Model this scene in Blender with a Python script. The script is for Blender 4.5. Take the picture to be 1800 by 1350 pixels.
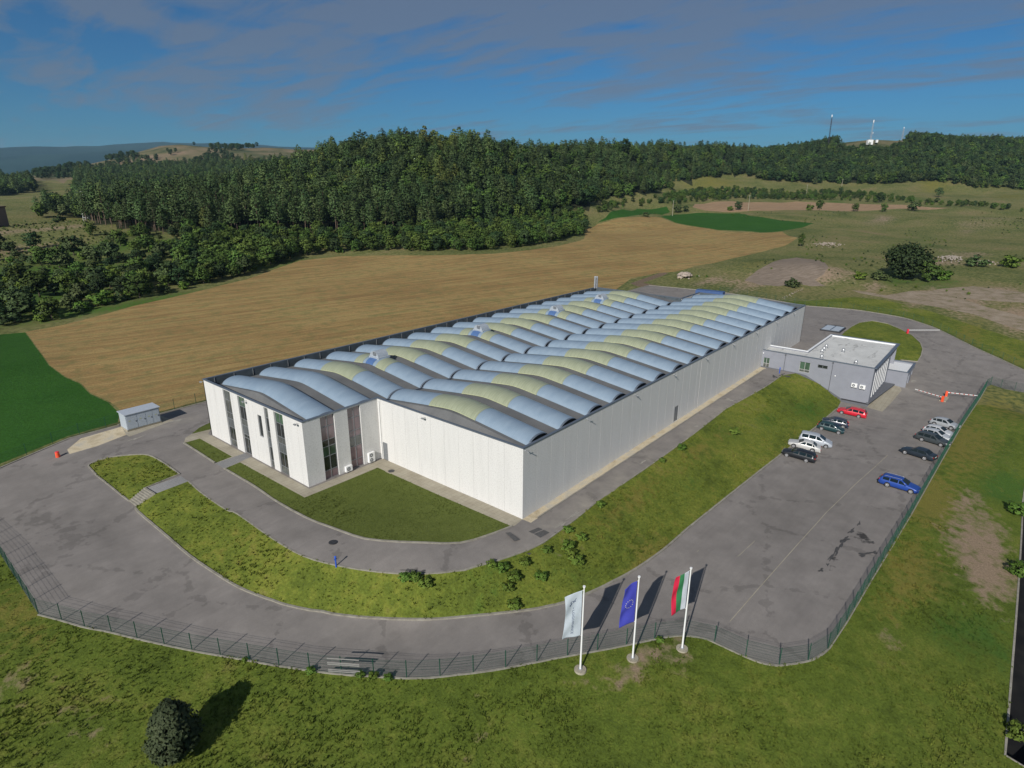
import bpy, math, random
import numpy as np
from mathutils import Vector, Matrix
from mathutils.geometry import delaunay_2d_cdt
R = math.radians
rng = np.random.default_rng(7); random.seed(7)
scene = bpy.context.scene
for o in list(bpy.data.objects): bpy.data.objects.remove(o)
COL = scene.collection

# ------------------------------------------------------------------ camera
CAM = np.array([-46.391, -37.080, 35.612]); F = 1077.97; PITCH = 0.323019; ROLL = 0.00317; YAW = 0.694635
fw = np.array([math.cos(YAW)*math.cos(PITCH), math.sin(YAW)*math.cos(PITCH), -math.sin(PITCH)])
rt0 = np.array([math.sin(YAW), -math.cos(YAW), 0.]); up0 = np.cross(rt0, fw)
rt = rt0*math.cos(ROLL)+up0*math.sin(ROLL); up = -rt0*math.sin(ROLL)+up0*math.cos(ROLL)
fh = np.array([math.cos(YAW), math.sin(YAW), 0.])
cd = bpy.data.cameras.new('camera'); cam = bpy.data.objects.new('camera', cd); COL.objects.link(cam)
cd.sensor_width = 36; cd.lens = 36*F/1800; cd.clip_start = 0.5; cd.clip_end = 40000
M = Matrix(((rt[0], up[0], -fw[0], CAM[0]), (rt[1], up[1], -fw[1], CAM[1]), (rt[2], up[2], -fw[2], CAM[2]), (0, 0, 0, 1)))
cam.matrix_world = M
scene.camera = cam
HAZE = 0.00005

# ------------------------------------------------------------------ sun, sky, exposure
SUN_AZ, SUN_EL = R(194.5), R(31.3)
SUN_STRENGTH, SKY_STRENGTH, EXPOSURE = 4.3, 0.085, 0.12
sd = bpy.data.lights.new('sun', 'SUN'); sd.energy = SUN_STRENGTH; sd.angle = R(0.5); sd.color = (1.0, 0.96, 0.90)
sun = bpy.data.objects.new('sun', sd); COL.objects.link(sun)
sdir = Vector((math.cos(SUN_AZ)*math.cos(SUN_EL), math.sin(SUN_AZ)*math.cos(SUN_EL), math.sin(SUN_EL)))
sun.rotation_euler = (-sdir).to_track_quat('-Z', 'Y').to_euler(); sun.location = (-100, -60, 120)
scene.view_settings.view_transform = 'Standard'; scene.view_settings.look = 'None'
scene.view_settings.exposure = EXPOSURE; scene.view_settings.gamma = 1
W = bpy.data.worlds.new('World'); scene.world = W; W.use_nodes = True
nt = W.node_tree; nt.nodes.clear(); N = nt.nodes.new; LK = nt.links.new
sky = N('ShaderNodeTexSky'); sky.sky_type = 'NISHITA'; sky.sun_disc = False; sky.sun_elevation = SUN_EL
sky.sun_rotation = math.pi/2 - SUN_AZ; sky.altitude = 400; sky.air_density = 1.0; sky.dust_density = 0.6; sky.ozone_density = 2.5
tc = N('ShaderNodeTexCoord'); sep = N('ShaderNodeSeparateXYZ'); LK(tc.outputs['Generated'], sep.inputs[0])
zc = N('ShaderNodeMath'); zc.operation = 'MAXIMUM'; zc.inputs[1].default_value = 0.03; LK(sep.outputs[2], zc.inputs[0])
za = N('ShaderNodeMath'); za.operation = 'ADD'; za.inputs[1].default_value = 0.09; LK(zc.outputs[0], za.inputs[0])
dx = N('ShaderNodeMath'); dx.operation = 'DIVIDE'; LK(sep.outputs[0], dx.inputs[0]); LK(za.outputs[0], dx.inputs[1])
dy = N('ShaderNodeMath'); dy.operation = 'DIVIDE'; LK(sep.outputs[1], dy.inputs[0]); LK(za.outputs[0], dy.inputs[1])
cmb = N('ShaderNodeCombineXYZ'); LK(dx.outputs[0], cmb.inputs[0]); LK(dy.outputs[0], cmb.inputs[1])
mp = N('ShaderNodeMapping'); mp.inputs['Rotation'].default_value = (0, 0, R(-32)); mp.inputs['Scale'].default_value = (0.8, 0.5, 1); mp.inputs['Location'].default_value = (3.1, 1.4, 0)
LK(cmb.outputs[0], mp.inputs[0])
n1 = N('ShaderNodeTexNoise'); n1.inputs['Scale'].default_value = 1.1; n1.inputs['Detail'].default_value = 12; n1.inputs['Roughness'].default_value = 0.62; n1.inputs['Distortion'].default_value = 0.5
LK(mp.outputs[0], n1.inputs['Vector'])
el = N('ShaderNodeMapRange'); el.inputs['From Min'].default_value = 0.05; el.inputs['From Max'].default_value = 0.24; el.inputs['To Min'].default_value = -0.07; el.inputs['To Max'].default_value = 0.17
LK(sep.outputs[2], el.inputs[0])
mp2 = N('ShaderNodeMapping'); mp2.inputs['Rotation'].default_value = (0, 0, R(-26)); mp2.inputs['Scale'].default_value = (2.6, .8, 1); LK(cmb.outputs[0], mp2.inputs[0])
n2 = N('ShaderNodeTexNoise'); n2.inputs['Scale'].default_value = 1.5; n2.inputs['Detail'].default_value = 10; n2.inputs['Roughness'].default_value = 0.6; n2.inputs['Distortion'].default_value = 0.8; LK(mp2.outputs[0], n2.inputs['Vector'])
m2_ = N('ShaderNodeMath'); m2_.operation = 'MULTIPLY_ADD'; m2_.inputs[1].default_value = 0.75; m2_.inputs[2].default_value = -0.375; LK(n2.outputs[0], m2_.inputs[0])
ad0 = N('ShaderNodeMath'); ad0.operation = 'ADD'; LK(n1.outputs[0], ad0.inputs[0]); LK(el.outputs[0], ad0.inputs[1])
ad = N('ShaderNodeMath'); ad.operation = 'ADD'; LK(ad0.outputs[0], ad.inputs[0]); LK(m2_.outputs[0], ad.inputs[1])
rmp = N('ShaderNodeValToRGB'); rmp.color_ramp.elements[0].position = 0.45; rmp.color_ramp.elements[1].position = 0.66
rmp.color_ramp.elements[0].color = (0, 0, 0, 1); rmp.color_ramp.elements[1].color = (0.7, 0.7, 0.7, 1)
LK(ad.outputs[0], rmp.inputs[0])
tint = N('ShaderNodeMix'); tint.data_type = 'RGBA'; tint.blend_type = 'MULTIPLY'; tint.inputs[0].default_value = 1
tint.inputs['B'].default_value = (0.15, 0.40, 0.62, 1)
LK(sky.outputs[0], tint.inputs['A'])
cm = N('ShaderNodeMix'); cm.data_type = 'RGBA'; cm.inputs['B'].default_value = (1.6, 1.95, 2.6, 1)
LK(rmp.outputs[0], cm.inputs[0]); LK(tint.outputs['Result'], cm.inputs['A'])
bg = N('ShaderNodeBackground'); bg.inputs[1].default_value = SKY_STRENGTH; LK(cm.outputs['Result'], bg.inputs[0])
wo = N('ShaderNodeOutputWorld'); LK(bg.outputs[0], wo.inputs[0])

# ------------------------------------------------------------------ surveying helpers
def rays(u, v):
    u = np.atleast_1d(np.asarray(u, float)); v = np.atleast_1d(np.asarray(v, float))
    return fw[None]+rt[None]*((u-900)/F)[:, None]-up[None]*((v-675)/F)[:, None]
def PZ(u, v, z=0.):
    d = rays(u, v)[0]; t = (z-CAM[2])/d[2]; return CAM+t*d
def PD(u, v, D):
    d = rays(u, v)[0]; return CAM+d*(D/(d@fh))
def project(P):
    d = np.asarray(P, float)-CAM; z = d@fw
    return np.where(z > 1, 900+F*(d@rt)/np.maximum(z, 1), -9e9), np.where(z > 1, 675-F*(d@up)/np.maximum(z, 1), -9e9), z
def inpoly(x, y, poly):
    poly = np.asarray(poly, float); x = np.asarray(x); y = np.asarray(y); r = np.zeros(x.shape, bool); n = len(poly)
    for i in range(n):
        x1, y1 = poly[i][:2]; x2, y2 = poly[(i+1) % n][:2]
        c = ((y1 > y) != (y2 > y))
        if y1 != y2: r ^= c & (x < (x2-x1)*(y-y1)/(y2-y1)+x1)
    return r
def resample(pts, step, closed=False):
    pts = [np.asarray(p, float) for p in pts]
    if closed: pts = pts+[pts[0]]
    out = [pts[0]]
    for a, b in zip(pts[:-1], pts[1:]):
        n = max(1, int(np.ceil(np.linalg.norm((b-a)[:2])/step)))
        for i in range(1, n+1): out.append(a+(b-a)*i/n)
    return out[:-1] if closed else out
def catmull(pts, n=4, closed=False):
    P = [np.asarray(p, float) for p in pts]; m = len(P); out = []
    rngi = range(m if closed else m-1)
    for i in rngi:
        if closed: a, b, c, d = P[i-1], P[i], P[(i+1) % m], P[(i+2) % m]
        else: a, b, c, d = P[max(i-1, 0)], P[i], P[i+1], P[min(i+2, m-1)]
        for k in range(n):
            t = k/n
            out.append(0.5*((2*b)+(c-a)*t+(2*a-5*b+4*c-d)*t*t+(3*b-a-3*c+d)*t**3))
    if not closed: out.append(P[-1])
    return out
def L3(lst):   # list of (u, v, z) -> world points
    return [PZ(u, v, z) for u, v, z in lst]

# ------------------------------------------------------------------ outlines of the site (world metres)
UP_EDGE = catmull(L3([(331, 846, 0), (355, 867, 0), (398, 896, 0), (417, 903, 0), (480, 947, 0), (533, 977, 0), (590, 993, 0), (650, 1003, 0), (710, 1008, 0), (767, 1007, 0), (817, 1000, 0), (867, 987, 0), (910, 973, 0), (947, 958, 0), (977, 938, 0), (1010, 914, 0)]), 3) + \
    L3([(1044, 886, 0), (1100, 847, 0), (1158, 807, 0), (1211, 769, 0), (1275, 719, 0), (1347, 679, 0), (1374, 660, 0)])
LOW_KERB = catmull(L3([(240, 891, -1.5), (243, 900, -1.55), (290, 940, -1.85), (333, 977, -2.1), (377, 1007, -2.25), (420, 1033, -2.4), (467, 1052, -2.5), (507, 1065, -2.6), (567, 1077, -2.75), (620, 1084, -2.9), (680, 1088, -3), (760, 1089, -3), (833, 1083, -3), (893, 1077, -3), (947, 1070, -3), (993, 1059, -3), (1037, 1042, -3), (1077, 1023, -3), (1120, 999, -3), (1167, 966, -3), (1200, 937, -3)]), 3) + \
    L3([(1267, 883, -3), (1350, 817, -3.1), (1389, 787, -3.2), (1433, 752, -3.4), (1471, 719, -3.7)])
FENCE_FRONT = catmull(L3([(68, 1080, -2.2), (107, 1090, -2.25), (148, 1102, -2.3), (190, 1110, -2.4), (235, 1121, -2.5), (280, 1131, -2.6), (323, 1140, -2.7), (370, 1149, -2.75), (423, 1158, -2.8), (477, 1168, -2.85), (530, 1176, -2.9), (582, 1183, -3), (635, 1187, -3), (695, 1191, -3), (752, 1191, -3), (808, 1185, -3), (865, 1178, -3), (920, 1168, -3), (970, 1158, -3), (1020, 1149, -3), (1070, 1140, -3), (1120, 1130, -3), (1163, 1121, -3), (1200, 1117, -3), (1237, 1122, -3), (1260, 1131, -3), (1312, 1155, -3), (1347, 1167, -3), (1373, 1169, -3), (1418, 1162, -3), (1440, 1153, -3), (1455, 1141, -3)]), 3)
FENCE_RIGHT = L3([(1455, 1141, -3), (1487, 1093, -3), (1533, 1015, -3), (1573, 950, -3), (1600, 905, -3), (1643, 829, -3.1), (1689, 749, -3.3), (1722, 700, -3.45), (1733, 681, -3.5)])
FENCE_EAST = L3([(1733, 681, -3.5), (1742, 676, -3.45), (1767, 684, -3.3), (1800, 690, -3.2), (1900, 712, -3.1), (2000, 735, -3)])
FENCE_LEFT = L3([(-190, 790, -1.6), (-90, 880, -1.7), (0, 973, -1.9), (35, 1028, -2.05), (68, 1080, -2.2)])
NW_KERB = L3([(-190, 862, -1.2), (0, 823, -1.0), (84, 787, -.5), (122, 771, -.2), (209, 748, 0)]) + [np.array([-18.4, 64.0, 0]), np.array([20, 64, 0]), np.array([60, 64, 0]), np.array([110, 64, 0]), np.array([150, 64, .2])]
NE_KERB = [np.array([150, 64, .2]), np.array([154, 40, .1]), np.array([152, 25, 0])] + catmull(L3([(1418, 538, 0), (1495.6, 544, 0), (1544, 551, -.1), (1589, 559, -.3), (1622, 569, -.5), (1651, 580, -.8), (1711, 610, -1.6), (1755, 630, -2.1), (1800, 651, -2.5)]), 3) + L3([(1900, 690, -2.8), (2000, 735, -3)])
ISLAND_L = catmull(L3([(155.6, 820, -.6), (160, 815, -.5), (189, 805, -.3), (222, 800.5, -.1), (252, 799, 0), (269, 803, 0), (293, 817, 0), (316, 834, 0)]), 2) + \
    L3([(256, 858, -.15), (227, 881, -1.4)]) + L3([(211, 869, -1.25), (189, 851, -1.0), (171, 837, -.8)])
STAIR_PATH = L3([(318, 837, 0), (331, 846, 0), (273, 868, -.15), (240, 891, -1.5), (227, 881, -1.4), (256, 858, -.15)])
ISLAND_R = L3([(1485, 583, 0), (1497, 574, 0), (1511, 567, 0), (1533, 564, 0), (1560, 569, -.2), (1584, 579, -.5), (1604, 590, -.8), (1618, 603, -1.1), (1622, 614, -1.4), (1619, 626, -1.8), (1613, 636, -2.2), (1584, 633, -2.2)]) + [np.array([99.2, -19.6, -2.2]), np.array([99.2, -7., 0])]
LAWN_A = L3([(394.4, 824.4, 0), (422, 813, 0), (535.6, 875.6, 0), (664, 822, 0), (900, 928, 0)]) + catmull(L3([(900, 928, 0), (873, 940, 0), (833, 952, 0), (787, 960, 0), (760, 961.5, 0), (700, 960, 0), (643, 951.7, 0), (600, 938, 0), (560, 921, 0), (513, 899, 0), (469, 871, 0), (433, 847, 0), (394.4, 824.4, 0)]), 2)[1:-1]
LAWN_B = L3([(323, 779, 0), (351, 771, 0), (408, 803, 0), (378, 814.4, 0)])
LAWN_C = L3([(337, 763, 0), (350, 752, 0), (369, 743, 0), (371, 754.5, 0)])
APRON = L3([(323, 779, 0), (326, 770, 0), (337, 763, 0), (371, 754.5, 0)]) + [np.array([-11.2, 50.2, 0]), np.array([-11.2, 24, 0]), np.array([0, 24, 0]), np.array([0., 0., 0])] + L3([(905, 926, 0), (900, 928, 0), (664, 822, 0), (535.6, 875.6, 0), (422, 813, 0), (394.4, 824.4, 0), (378, 814.4, 0)])
DOOR_PATH = L3([(378, 814.4, 0), (394.4, 824.4, 0)]) + [np.array([-11.1, 37.9, 0]), np.array([-11.1, 39.7, 0])]
SAND = L3([(118, 790, -.35), (142, 771, -.2), (213, 750, 0), (222, 764, 0), (170, 783, -.1), (122, 797, -.35)])
KPAD = L3([(222, 764, 0), (213, 750, 0)]) + [np.array([-18.5, 63.0, 0]), np.array([-12.6, 63.2, 0]), np.array([-12.2, 59.4, 0])]+L3([(300, 741, 0), (228, 767, 0)])
DITCH = [np.array(p, float) for p in ((95, -42.9, -4.5), (52, -42.9, -4.6), (3.5, -43.2, -4.8), (3.2, -44.6, -4.8), (10, -47.2, -4.8), (52, -47.4, -4.7), (95, -47.2, -4.6))]
def zpts(lst): return [np.array([a, b, 0.]) for a, b in lst]
# terrain heights known from the survey --------------------------------
CT = []
def addc(pts): CT.extend([np.asarray(p, float) for p in pts])
for pl in (UP_EDGE, LOW_KERB, FENCE_FRONT, FENCE_RIGHT, FENCE_EAST, FENCE_LEFT, NW_KERB, NE_KERB): addc(resample(pl, 4))
addc(resample(ISLAND_L, 3, True)); addc(resample(ISLAND_R, 4, True)); addc(STAIR_PATH)
for x in np.arange(-16, 146, 8):
    for y in np.arange(1, 62, 8):
        if y > -9: addc([(x, y, 0)])
addc([(x, -1., 0) for x in range(0, 77, 5)]+[(x, -3., 0) for x in range(10, 77, 5)]+[(x, -6.5, 0) for x in range(85, 150, 6)])
addc([(76, -19.7, -3.8), (82, -20.2, -3.7), (90, -20.2, -3.5), (76, -24, -3.8), (90, -25, -3.5), (76, -30, -3.5), (60, -25, -3.3), (40, -24, -3.), (20, -22, -3), (10, -18, -3), (100, -28, -3.4), (76.2, -15.3, -3.8), (76.2, -12, -1.6), (76.2, -9, -.25), (76, -7, 0)])
addc(L3([(560, 1130, -2.8), (400, 1080, -2.3), (250, 1000, -1.9), (120, 950, -1.6), (60, 880, -1.1), (140, 880, -1.1), (760, 1140, -3), (1000, 1110, -3), (1690, 640, -2.7), (1660, 620, -2.2), (1640, 660, -3.1)]))
addc(L3([(0, 1200, -3), (300, 1200, -3.3), (600, 1240, -3.6), (900, 1240, -3.6), (1200, 1220, -3.4), (1450, 1230, -3.5), (0, 1350, -3.8), (300, 1350, -4.2), (600, 1350, -4.3), (900, 1350, -4.4), (1200, 1350, -4.4), (1500, 1330, -4.5), (1700, 1300, -4.7), (1020, 1177, -3.1), (1112, 1157, -3.1), (1199, 1140, -3.05), (1600, 1100, -3.9), (1740, 830, -3.2), (1790, 740, -3), (1700, 950, -3.6), (1760, 900, -4.0)]))
addc(DITCH[:3]); addc([(100, -60, -5), (40, -62, -5), (0, -60, -5), (-30, -60, -5), (-60, -60, -5), (-70, -20, -5), (-70, 30, -3), (-60, 60, -2), (140, -60, -3), (-120, -120, -6), (150, -150, -4), (300, -120, 0), (500, -250, 5)])
MIDZ = [(0, 700, -.8), (0, 590, -.8), (45, 583, -.5), (120, 640, -.5), (180, 553, 0), (300, 522, 1), (390, 500, 1.6), (480, 473, 2.2), (600, 449, 3), (733, 447, 4), (867, 444, 4.5), (983, 430, 5), (1027, 418, 5), (1048, 396, 6), (1162, 382, 7), (1262, 405, 4), (1337, 409, 3.5), (1400, 420, 3), (1250, 462, 1.2), (1150, 484, .3), (800, 480, 2), (600, 530, .8), (300, 600, 0), (1000, 460, 2.5), (1100, 430, 3.5),
        (0, 560, -.5), (0, 500, 3), (100, 480, 4), (0, 440, 8), (0, 400, 12), (80, 388, 14.5), (150, 384, 15), (200, 402, 12), (200, 470, 4), (300, 412, 11), (300, 460, 4.5), (420, 411, 10), (520, 410, 9.5), (700, 408, 9), (800, 400, 9), (880, 392, 9), (980, 367, 10), (1100, 352, 13), (1162, 372, 8),
        (1217, 360, 14), (1290, 356, 14), (1500, 358, 14), (1677, 366, 12), (1300, 372, 9.5), (1440, 380, 8), (1400, 345, 18), (1500, 338, 21), (1700, 341, 20), (1850, 345, 20), (1400, 400, 4), (1600, 400, 4.5), (1800, 400, 5), (1700, 377, 9), (1850, 380, 9), (1500, 440, 2), (1700, 440, 2.8), (1850, 450, 3), (1390, 460, 5.2), (1425, 465, 5.5), (1450, 478, 4.), (1350, 480, 2.2), (1340, 502, .3), (1420, 503, .6), (1465, 500, .8), (1600, 497, .3), (1800, 520, 1), (1950, 540, 1), (1200, 490, .3), (1300, 505, 0), (1400, 520, .2), (1700, 560, -.6), (1800, 600, -1.4), (1950, 640, -2), (1640, 470, 2.2), (1720, 465, 2.5)]
addc(L3(MIDZ))
MIDD = [(1250, 314, 850), (1350, 316, 800), (1600, 322, 780), (1750, 326, 760), (1900, 330, 740), (1180, 325, 780), (0, 352, 620), (80, 345, 620), (-200, 370, 400), (-200, 355, 640), (-200, 480, 170), (60, 365, 480), (-400, 600, 120), (-150, 640, 110)]
addc([PD(*a) for a in MIDD])
SKYLINE = [(150, 335, 400), (233, 312, 400), (300, 299, 420), (367, 285, 450), (430, 273, 480), (500, 259, 500), (550, 250, 500), (600, 241, 490), (640, 238, 480), (690, 225, 450), (720, 219, 450), (770, 232, 460), (830, 225, 460), (900, 238, 500), (930, 254, 540), (960, 250, 600), (990, 241, 650), (1060, 238, 700), (1100, 236, 760), (1180, 241, 850), (1260, 249, 920), (1320, 257, 960), (1400, 251, 1000), (1450, 249, 1000), (1640, 237, 960), (1700, 239, 950), (1800, 238, 930), (1900, 238, 930), (2050, 242, 930)]
for u, v, D in SKYLINE:
    p = PD(u, v, D); p[2] -= 24 if u < 440 else 20 if u < 560 else (17 if D < 560 else 15)
    addc([p]); b = PD(u, v, D*1.35); b[2] = p[2]-14; addc([b])
addc([PD(u, v, D) for u, v, D in ((1480, 252, 1000), (1500, 248, 1000), (1540, 246, 1000), (1590, 248, 1000), (1500, 265, 960), (1560, 266, 960))])
BARE = [(60, 312, 1150), (100, 303, 1200), (150, 292, 1250), (200, 277, 1300), (250, 264, 1350), (300, 254, 1400), (340, 257, 1420), (380, 262, 1430), (440, 263, 1500), (520, 261, 1500), (120, 316, 1050), (200, 312, 1050), (220, 300, 1150), (300, 290, 1200), (-50, 318, 1000), (-250, 322, 1000)]
addc([PD(u, v-3, D) for u, v, D in BARE])
addc([PD(u, v+6, D*1.3)-np.array([0, 0, 40]) for u, v, D in BARE[:10]])
MTN = [(-500, 285, 8000), (-200, 274, 8000), (0, 271, 8000), (80, 270, 8000), (140, 265, 8000), (200, 254, 8000), (250, 248, 8000), (290, 243, 8000), (330, 246, 8200), (390, 249, 8500), (450, 258, 9000), (600, 268, 9000), (900, 300, 9000), (1300, 306, 9000), (1800, 306, 9000), (2200, 306, 9000), (0, 312, 4000), (300, 310, 4500), (-300, 315, 3500), (700, 325, 4000), (1300, 325, 4000), (1900, 325, 4000)]
addc([PD(*a) for a in MTN]); addc([PD(u, 310, 12000) for u in range(-400, 2300, 400)])
addc([(-3000, 0, 0), (0, -3000, 0), (-2000, -2000, 0), (-800, 800, 0), (800, -800, 5), (-400, -400, -5)])
CTA = np.array(CT)
_, keep = np.unique(np.round(CTA[:, :2]/1.2).astype(int), axis=0, return_index=True); CTA = CTA[np.sort(keep)]
D_ = np.linalg.norm(CTA[:, None, :2]-CTA[None, :, :2], axis=2)
nC = len(CTA); A_ = np.zeros((nC+1, nC+1)); A_[:nC, :nC] = -D_+np.eye(nC)*-0.0; A_[:nC, nC] = 1; A_[nC, :nC] = 1
W_ = np.linalg.solve(A_, np.append(CTA[:, 2], 0))
def hnoise(x, y, s, seed):      # smooth lattice noise
    r = np.random.default_rng(seed).random((256, 256)); X = x/s; Y = y/s
    i = np.floor(X).astype(int); j = np.floor(Y).astype(int); a = X-i; b = Y-j; a = a*a*(3-2*a); b = b*b*(3-2*b)
    g = lambda p, q: r[p % 256, q % 256]
    return (g(i, j)*(1-a)+g(i+1, j)*a)*(1-b)+(g(i, j+1)*(1-a)+g(i+1, j+1)*a)*b-0.5
SITE = np.array([p[:2] for p in (FENCE_LEFT+FENCE_FRONT+FENCE_RIGHT+FENCE_EAST[1:]+NE_KERB[::-1]+NW_KERB[::-1])])
def height(x, y):
    x = np.atleast_1d(np.asarray(x, float)); y = np.atleast_1d(np.asarray(y, float)); o = np.empty(len(x))
    for s in range(0, len(x), 4000):
        d = np.hypot(x[s:s+4000, None]-CTA[None, :, 0], y[s:s+4000, None]-CTA[None, :, 1]); o[s:s+4000] = -d@W_[:nC]+W_[nC]
    dep = (x-CAM[0])*fh[0]+(y-CAM[1])*fh[1]; rad = np.hypot(x-40, y-20)
    far = np.clip((rad-130)/300, 0, 1)
    o += far*(hnoise(x, y, 60, 1)*6+hnoise(x, y, 21, 2)*2.2)+np.clip((rad-1200)/3000, 0, 1)*(hnoise(x, y, 900, 3)*90+hnoise(x, y, 300, 4)*40)
    return o
def ground(u, v):
    d = rays(u, v); t = np.full(len(d), 20.0); done = np.zeros(len(d), bool)
    d = d/np.linalg.norm(d, axis=1)[:, None]
    for k in range(90):
        p = CAM+d*t[:, None]; gap = p[:, 2]-height(p[:, 0], p[:, 1])
        done |= gap < 0.03
        t = np.where(done, t, t+np.clip(gap*0.8, 0.02, 60))
        if done.all() or t.min() > 9000: break
    p = CAM+d*t[:, None]; p[:, 2] = height(p[:, 0], p[:, 1]); return p
def G(u, v): return ground([u], [v])[0]
def onground(x, y, dz=0.): return Vector((x, y, float(height([x], [y])[0])+dz))
# ------------------------------------------------------------------ materials
MATS = {}
class NT:
    def __init__(s, name):
        s.m = bpy.data.materials.new(name); s.m.use_nodes = True; s.t = s.m.node_tree; s.b = s.t.nodes['Principled BSDF']; MATS[name] = s.m
    def n(s, typ, **k):
        x = s.t.nodes.new(typ)
        for a, b in k.items(): setattr(x, a, b)
        return x
    def l(s, a, b): s.t.links.new(a, b)
    def coord(s, kind='pos', scale=(1, 1, 1), rot=0):
        if kind == 'pos': o = s.n('ShaderNodeNewGeometry').outputs['Position']
        else: o = s.n('ShaderNodeTexCoord').outputs['Object']
        if scale != (1, 1, 1) or rot:
            m = s.n('ShaderNodeMapping'); m.inputs['Scale'].default_value = scale
            pre = s.n('ShaderNodeMapping'); pre.inputs['Rotation'].default_value = (0, 0, rot); s.l(o, pre.inputs[0]); s.l(pre.outputs[0], m.inputs[0]); o = m.outputs[0]
        return o
    def noise(s, c, scale, detail=4, rough=0.55, dist=0.):
        x = s.n('ShaderNodeTexNoise'); s.l(c, x.inputs['Vector']); x.inputs['Scale'].default_value = scale; x.inputs['Detail'].default_value = detail; x.inputs['Roughness'].default_value = rough; x.inputs['Distortion'].default_value = dist
        return x.outputs[0]
    def ramp(s, f, stops):
        x = s.n('ShaderNodeValToRGB'); s.l(f, x.inputs[0]); e = x.color_ramp.elements
        while len(e) < len(stops): e.new(0.5)
        for i, (p, c) in enumerate(stops): e[i].position = p; e[i].color = (*c, 1) if len(c) == 3 else c
        return x.outputs[0]
    def mix(s, f, a, b, mode='MIX'):
        x = s.n('ShaderNodeMix', data_type='RGBA', blend_type=mode)
        for val, key in ((f, 0), (a, 'A'), (b, 'B')):
            if hasattr(val, 'links') or hasattr(val, 'is_linked'): s.l(val, x.inputs[key])
            else: x.inputs[key].default_value = val if key == 0 else (*val, 1)
        return x.outputs['Result']
    def math(s, op, a, b=0.):
        x = s.n('ShaderNodeMath', operation=op)
        for i, val in enumerate((a, b)):
            if hasattr(val, 'is_linked'): s.l(val, x.inputs[i])
            else: x.inputs[i].default_value = val
        return x.outputs[0]
    def bump(s, h, strength=0.3, dist=0.05):
        x = s.n('ShaderNodeBump'); x.inputs['Strength'].default_value = strength; x.inputs['Distance'].default_value = dist; s.l(h, x.inputs['Height']); s.l(x.outputs[0], s.b.inputs['Normal'])
    def attr(s, name='Col'):
        a = s.n('ShaderNodeAttribute', attribute_name=name); q = s.n('ShaderNodeSeparateColor'); s.l(a.outputs['Color'], q.inputs[0]); return q.outputs
    def col(s, c): s.l(c, s.b.inputs['Base Color']); return s.m
    def set(s, rough=0.8, metal=0., spec=None):
        s.b.inputs['Roughness'].default_value = rough; s.b.inputs['Metallic'].default_value = metal
        if spec is not None: s.b.inputs['Specular IOR Level'].default_value = spec
        return s
def plain(name, c, rough=0.6, metal=0., var=0.12, scale=3., spec=None, coord='obj', bump=0.):
    t = NT(name).set(rough, metal, spec); n = t.noise(t.coord(coord), scale, 5)
    t.col(t.ramp(n, [(0.3, tuple(x*(1-var) for x in c)), (0.7, tuple(min(1, x*(1+var)) for x in c))]))
    if bump: t.bump(n, bump)
    return t.m
def gray(v): return (v, v, v)

# asphalt: worn, faint lane-wise streaks, darker repair patches, pale dust
t = NT('asphalt').set(0.93, 0, 0.25); c = t.coord()
a = t.noise(c, 0.035, 6, 0.6, 0.6); b = t.noise(c, 0.35, 6, 0.65); f = t.noise(c, 22, 3)
base = t.ramp(a, [(0.3, (.180, .164, .150)), (0.5, (.212, .193, .178)), (0.72, (.242, .220, .200))])
base = t.mix(1., base, t.ramp(b, [(0.3, gray(.84)), (0.7, gray(1.12))]), 'MULTIPLY')
base = t.mix(1., base, t.ramp(f, [(0.3, gray(.86)), (0.7, gray(1.14))]), 'MULTIPLY')
st = t.noise(t.coord('pos', (0.12, 2.2, 1), R(3)), 1., 4); base = t.mix(1., base, t.ramp(st, [(0.35, gray(.97)), (0.65, gray(1.03))]), 'MULTIPLY')
at = t.attr(); base = t.mix(t.ramp(t.math('ADD', at[0], t.math('MULTIPLY', t.math('SUBTRACT', b, .5), 1.6)), [(0.5, gray(0)), (0.62, gray(1))]), base, (.045, .042, .04))
vr = t.n('ShaderNodeTexVoronoi', feature='DISTANCE_TO_EDGE'); vr.inputs['Scale'].default_value = .07; wp = t.mix(.12, t.coord(), t.mix(1., t.noise(t.coord(), .6, 4), gray(12.), 'MULTIPLY')); t.l(t.coord(), vr.inputs['Vector'])
crk = t.ramp(t.math('ADD', vr.outputs['Distance'], t.math('MULTIPLY', t.math('SUBTRACT', t.noise(c, .9, 5), .5), .25)), [(0.0, gray(.80)), (0.012, gray(1))]); base = t.mix(1., base, crk, 'MULTIPLY')
sp = t.noise(c, 1.6, 5, .8); base = t.mix(t.ramp(sp, [(0.66, gray(0)), (0.75, gray(.22))]), base, (.09, .085, .08)); base = t.mix(t.ramp(t.noise(c, .8, 7, .75), [(0.62, gray(0)), (0.78, gray(.3))]), base, (.30, .27, .22))
base = t.mix(t.math('MULTIPLY', at[1], t.ramp(b, [(0.35, gray(.15)), (0.65, gray(1))])), base, (.33, .30, .25)); t.col(base); t.bump(f, 0.25, 0.02)
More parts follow.
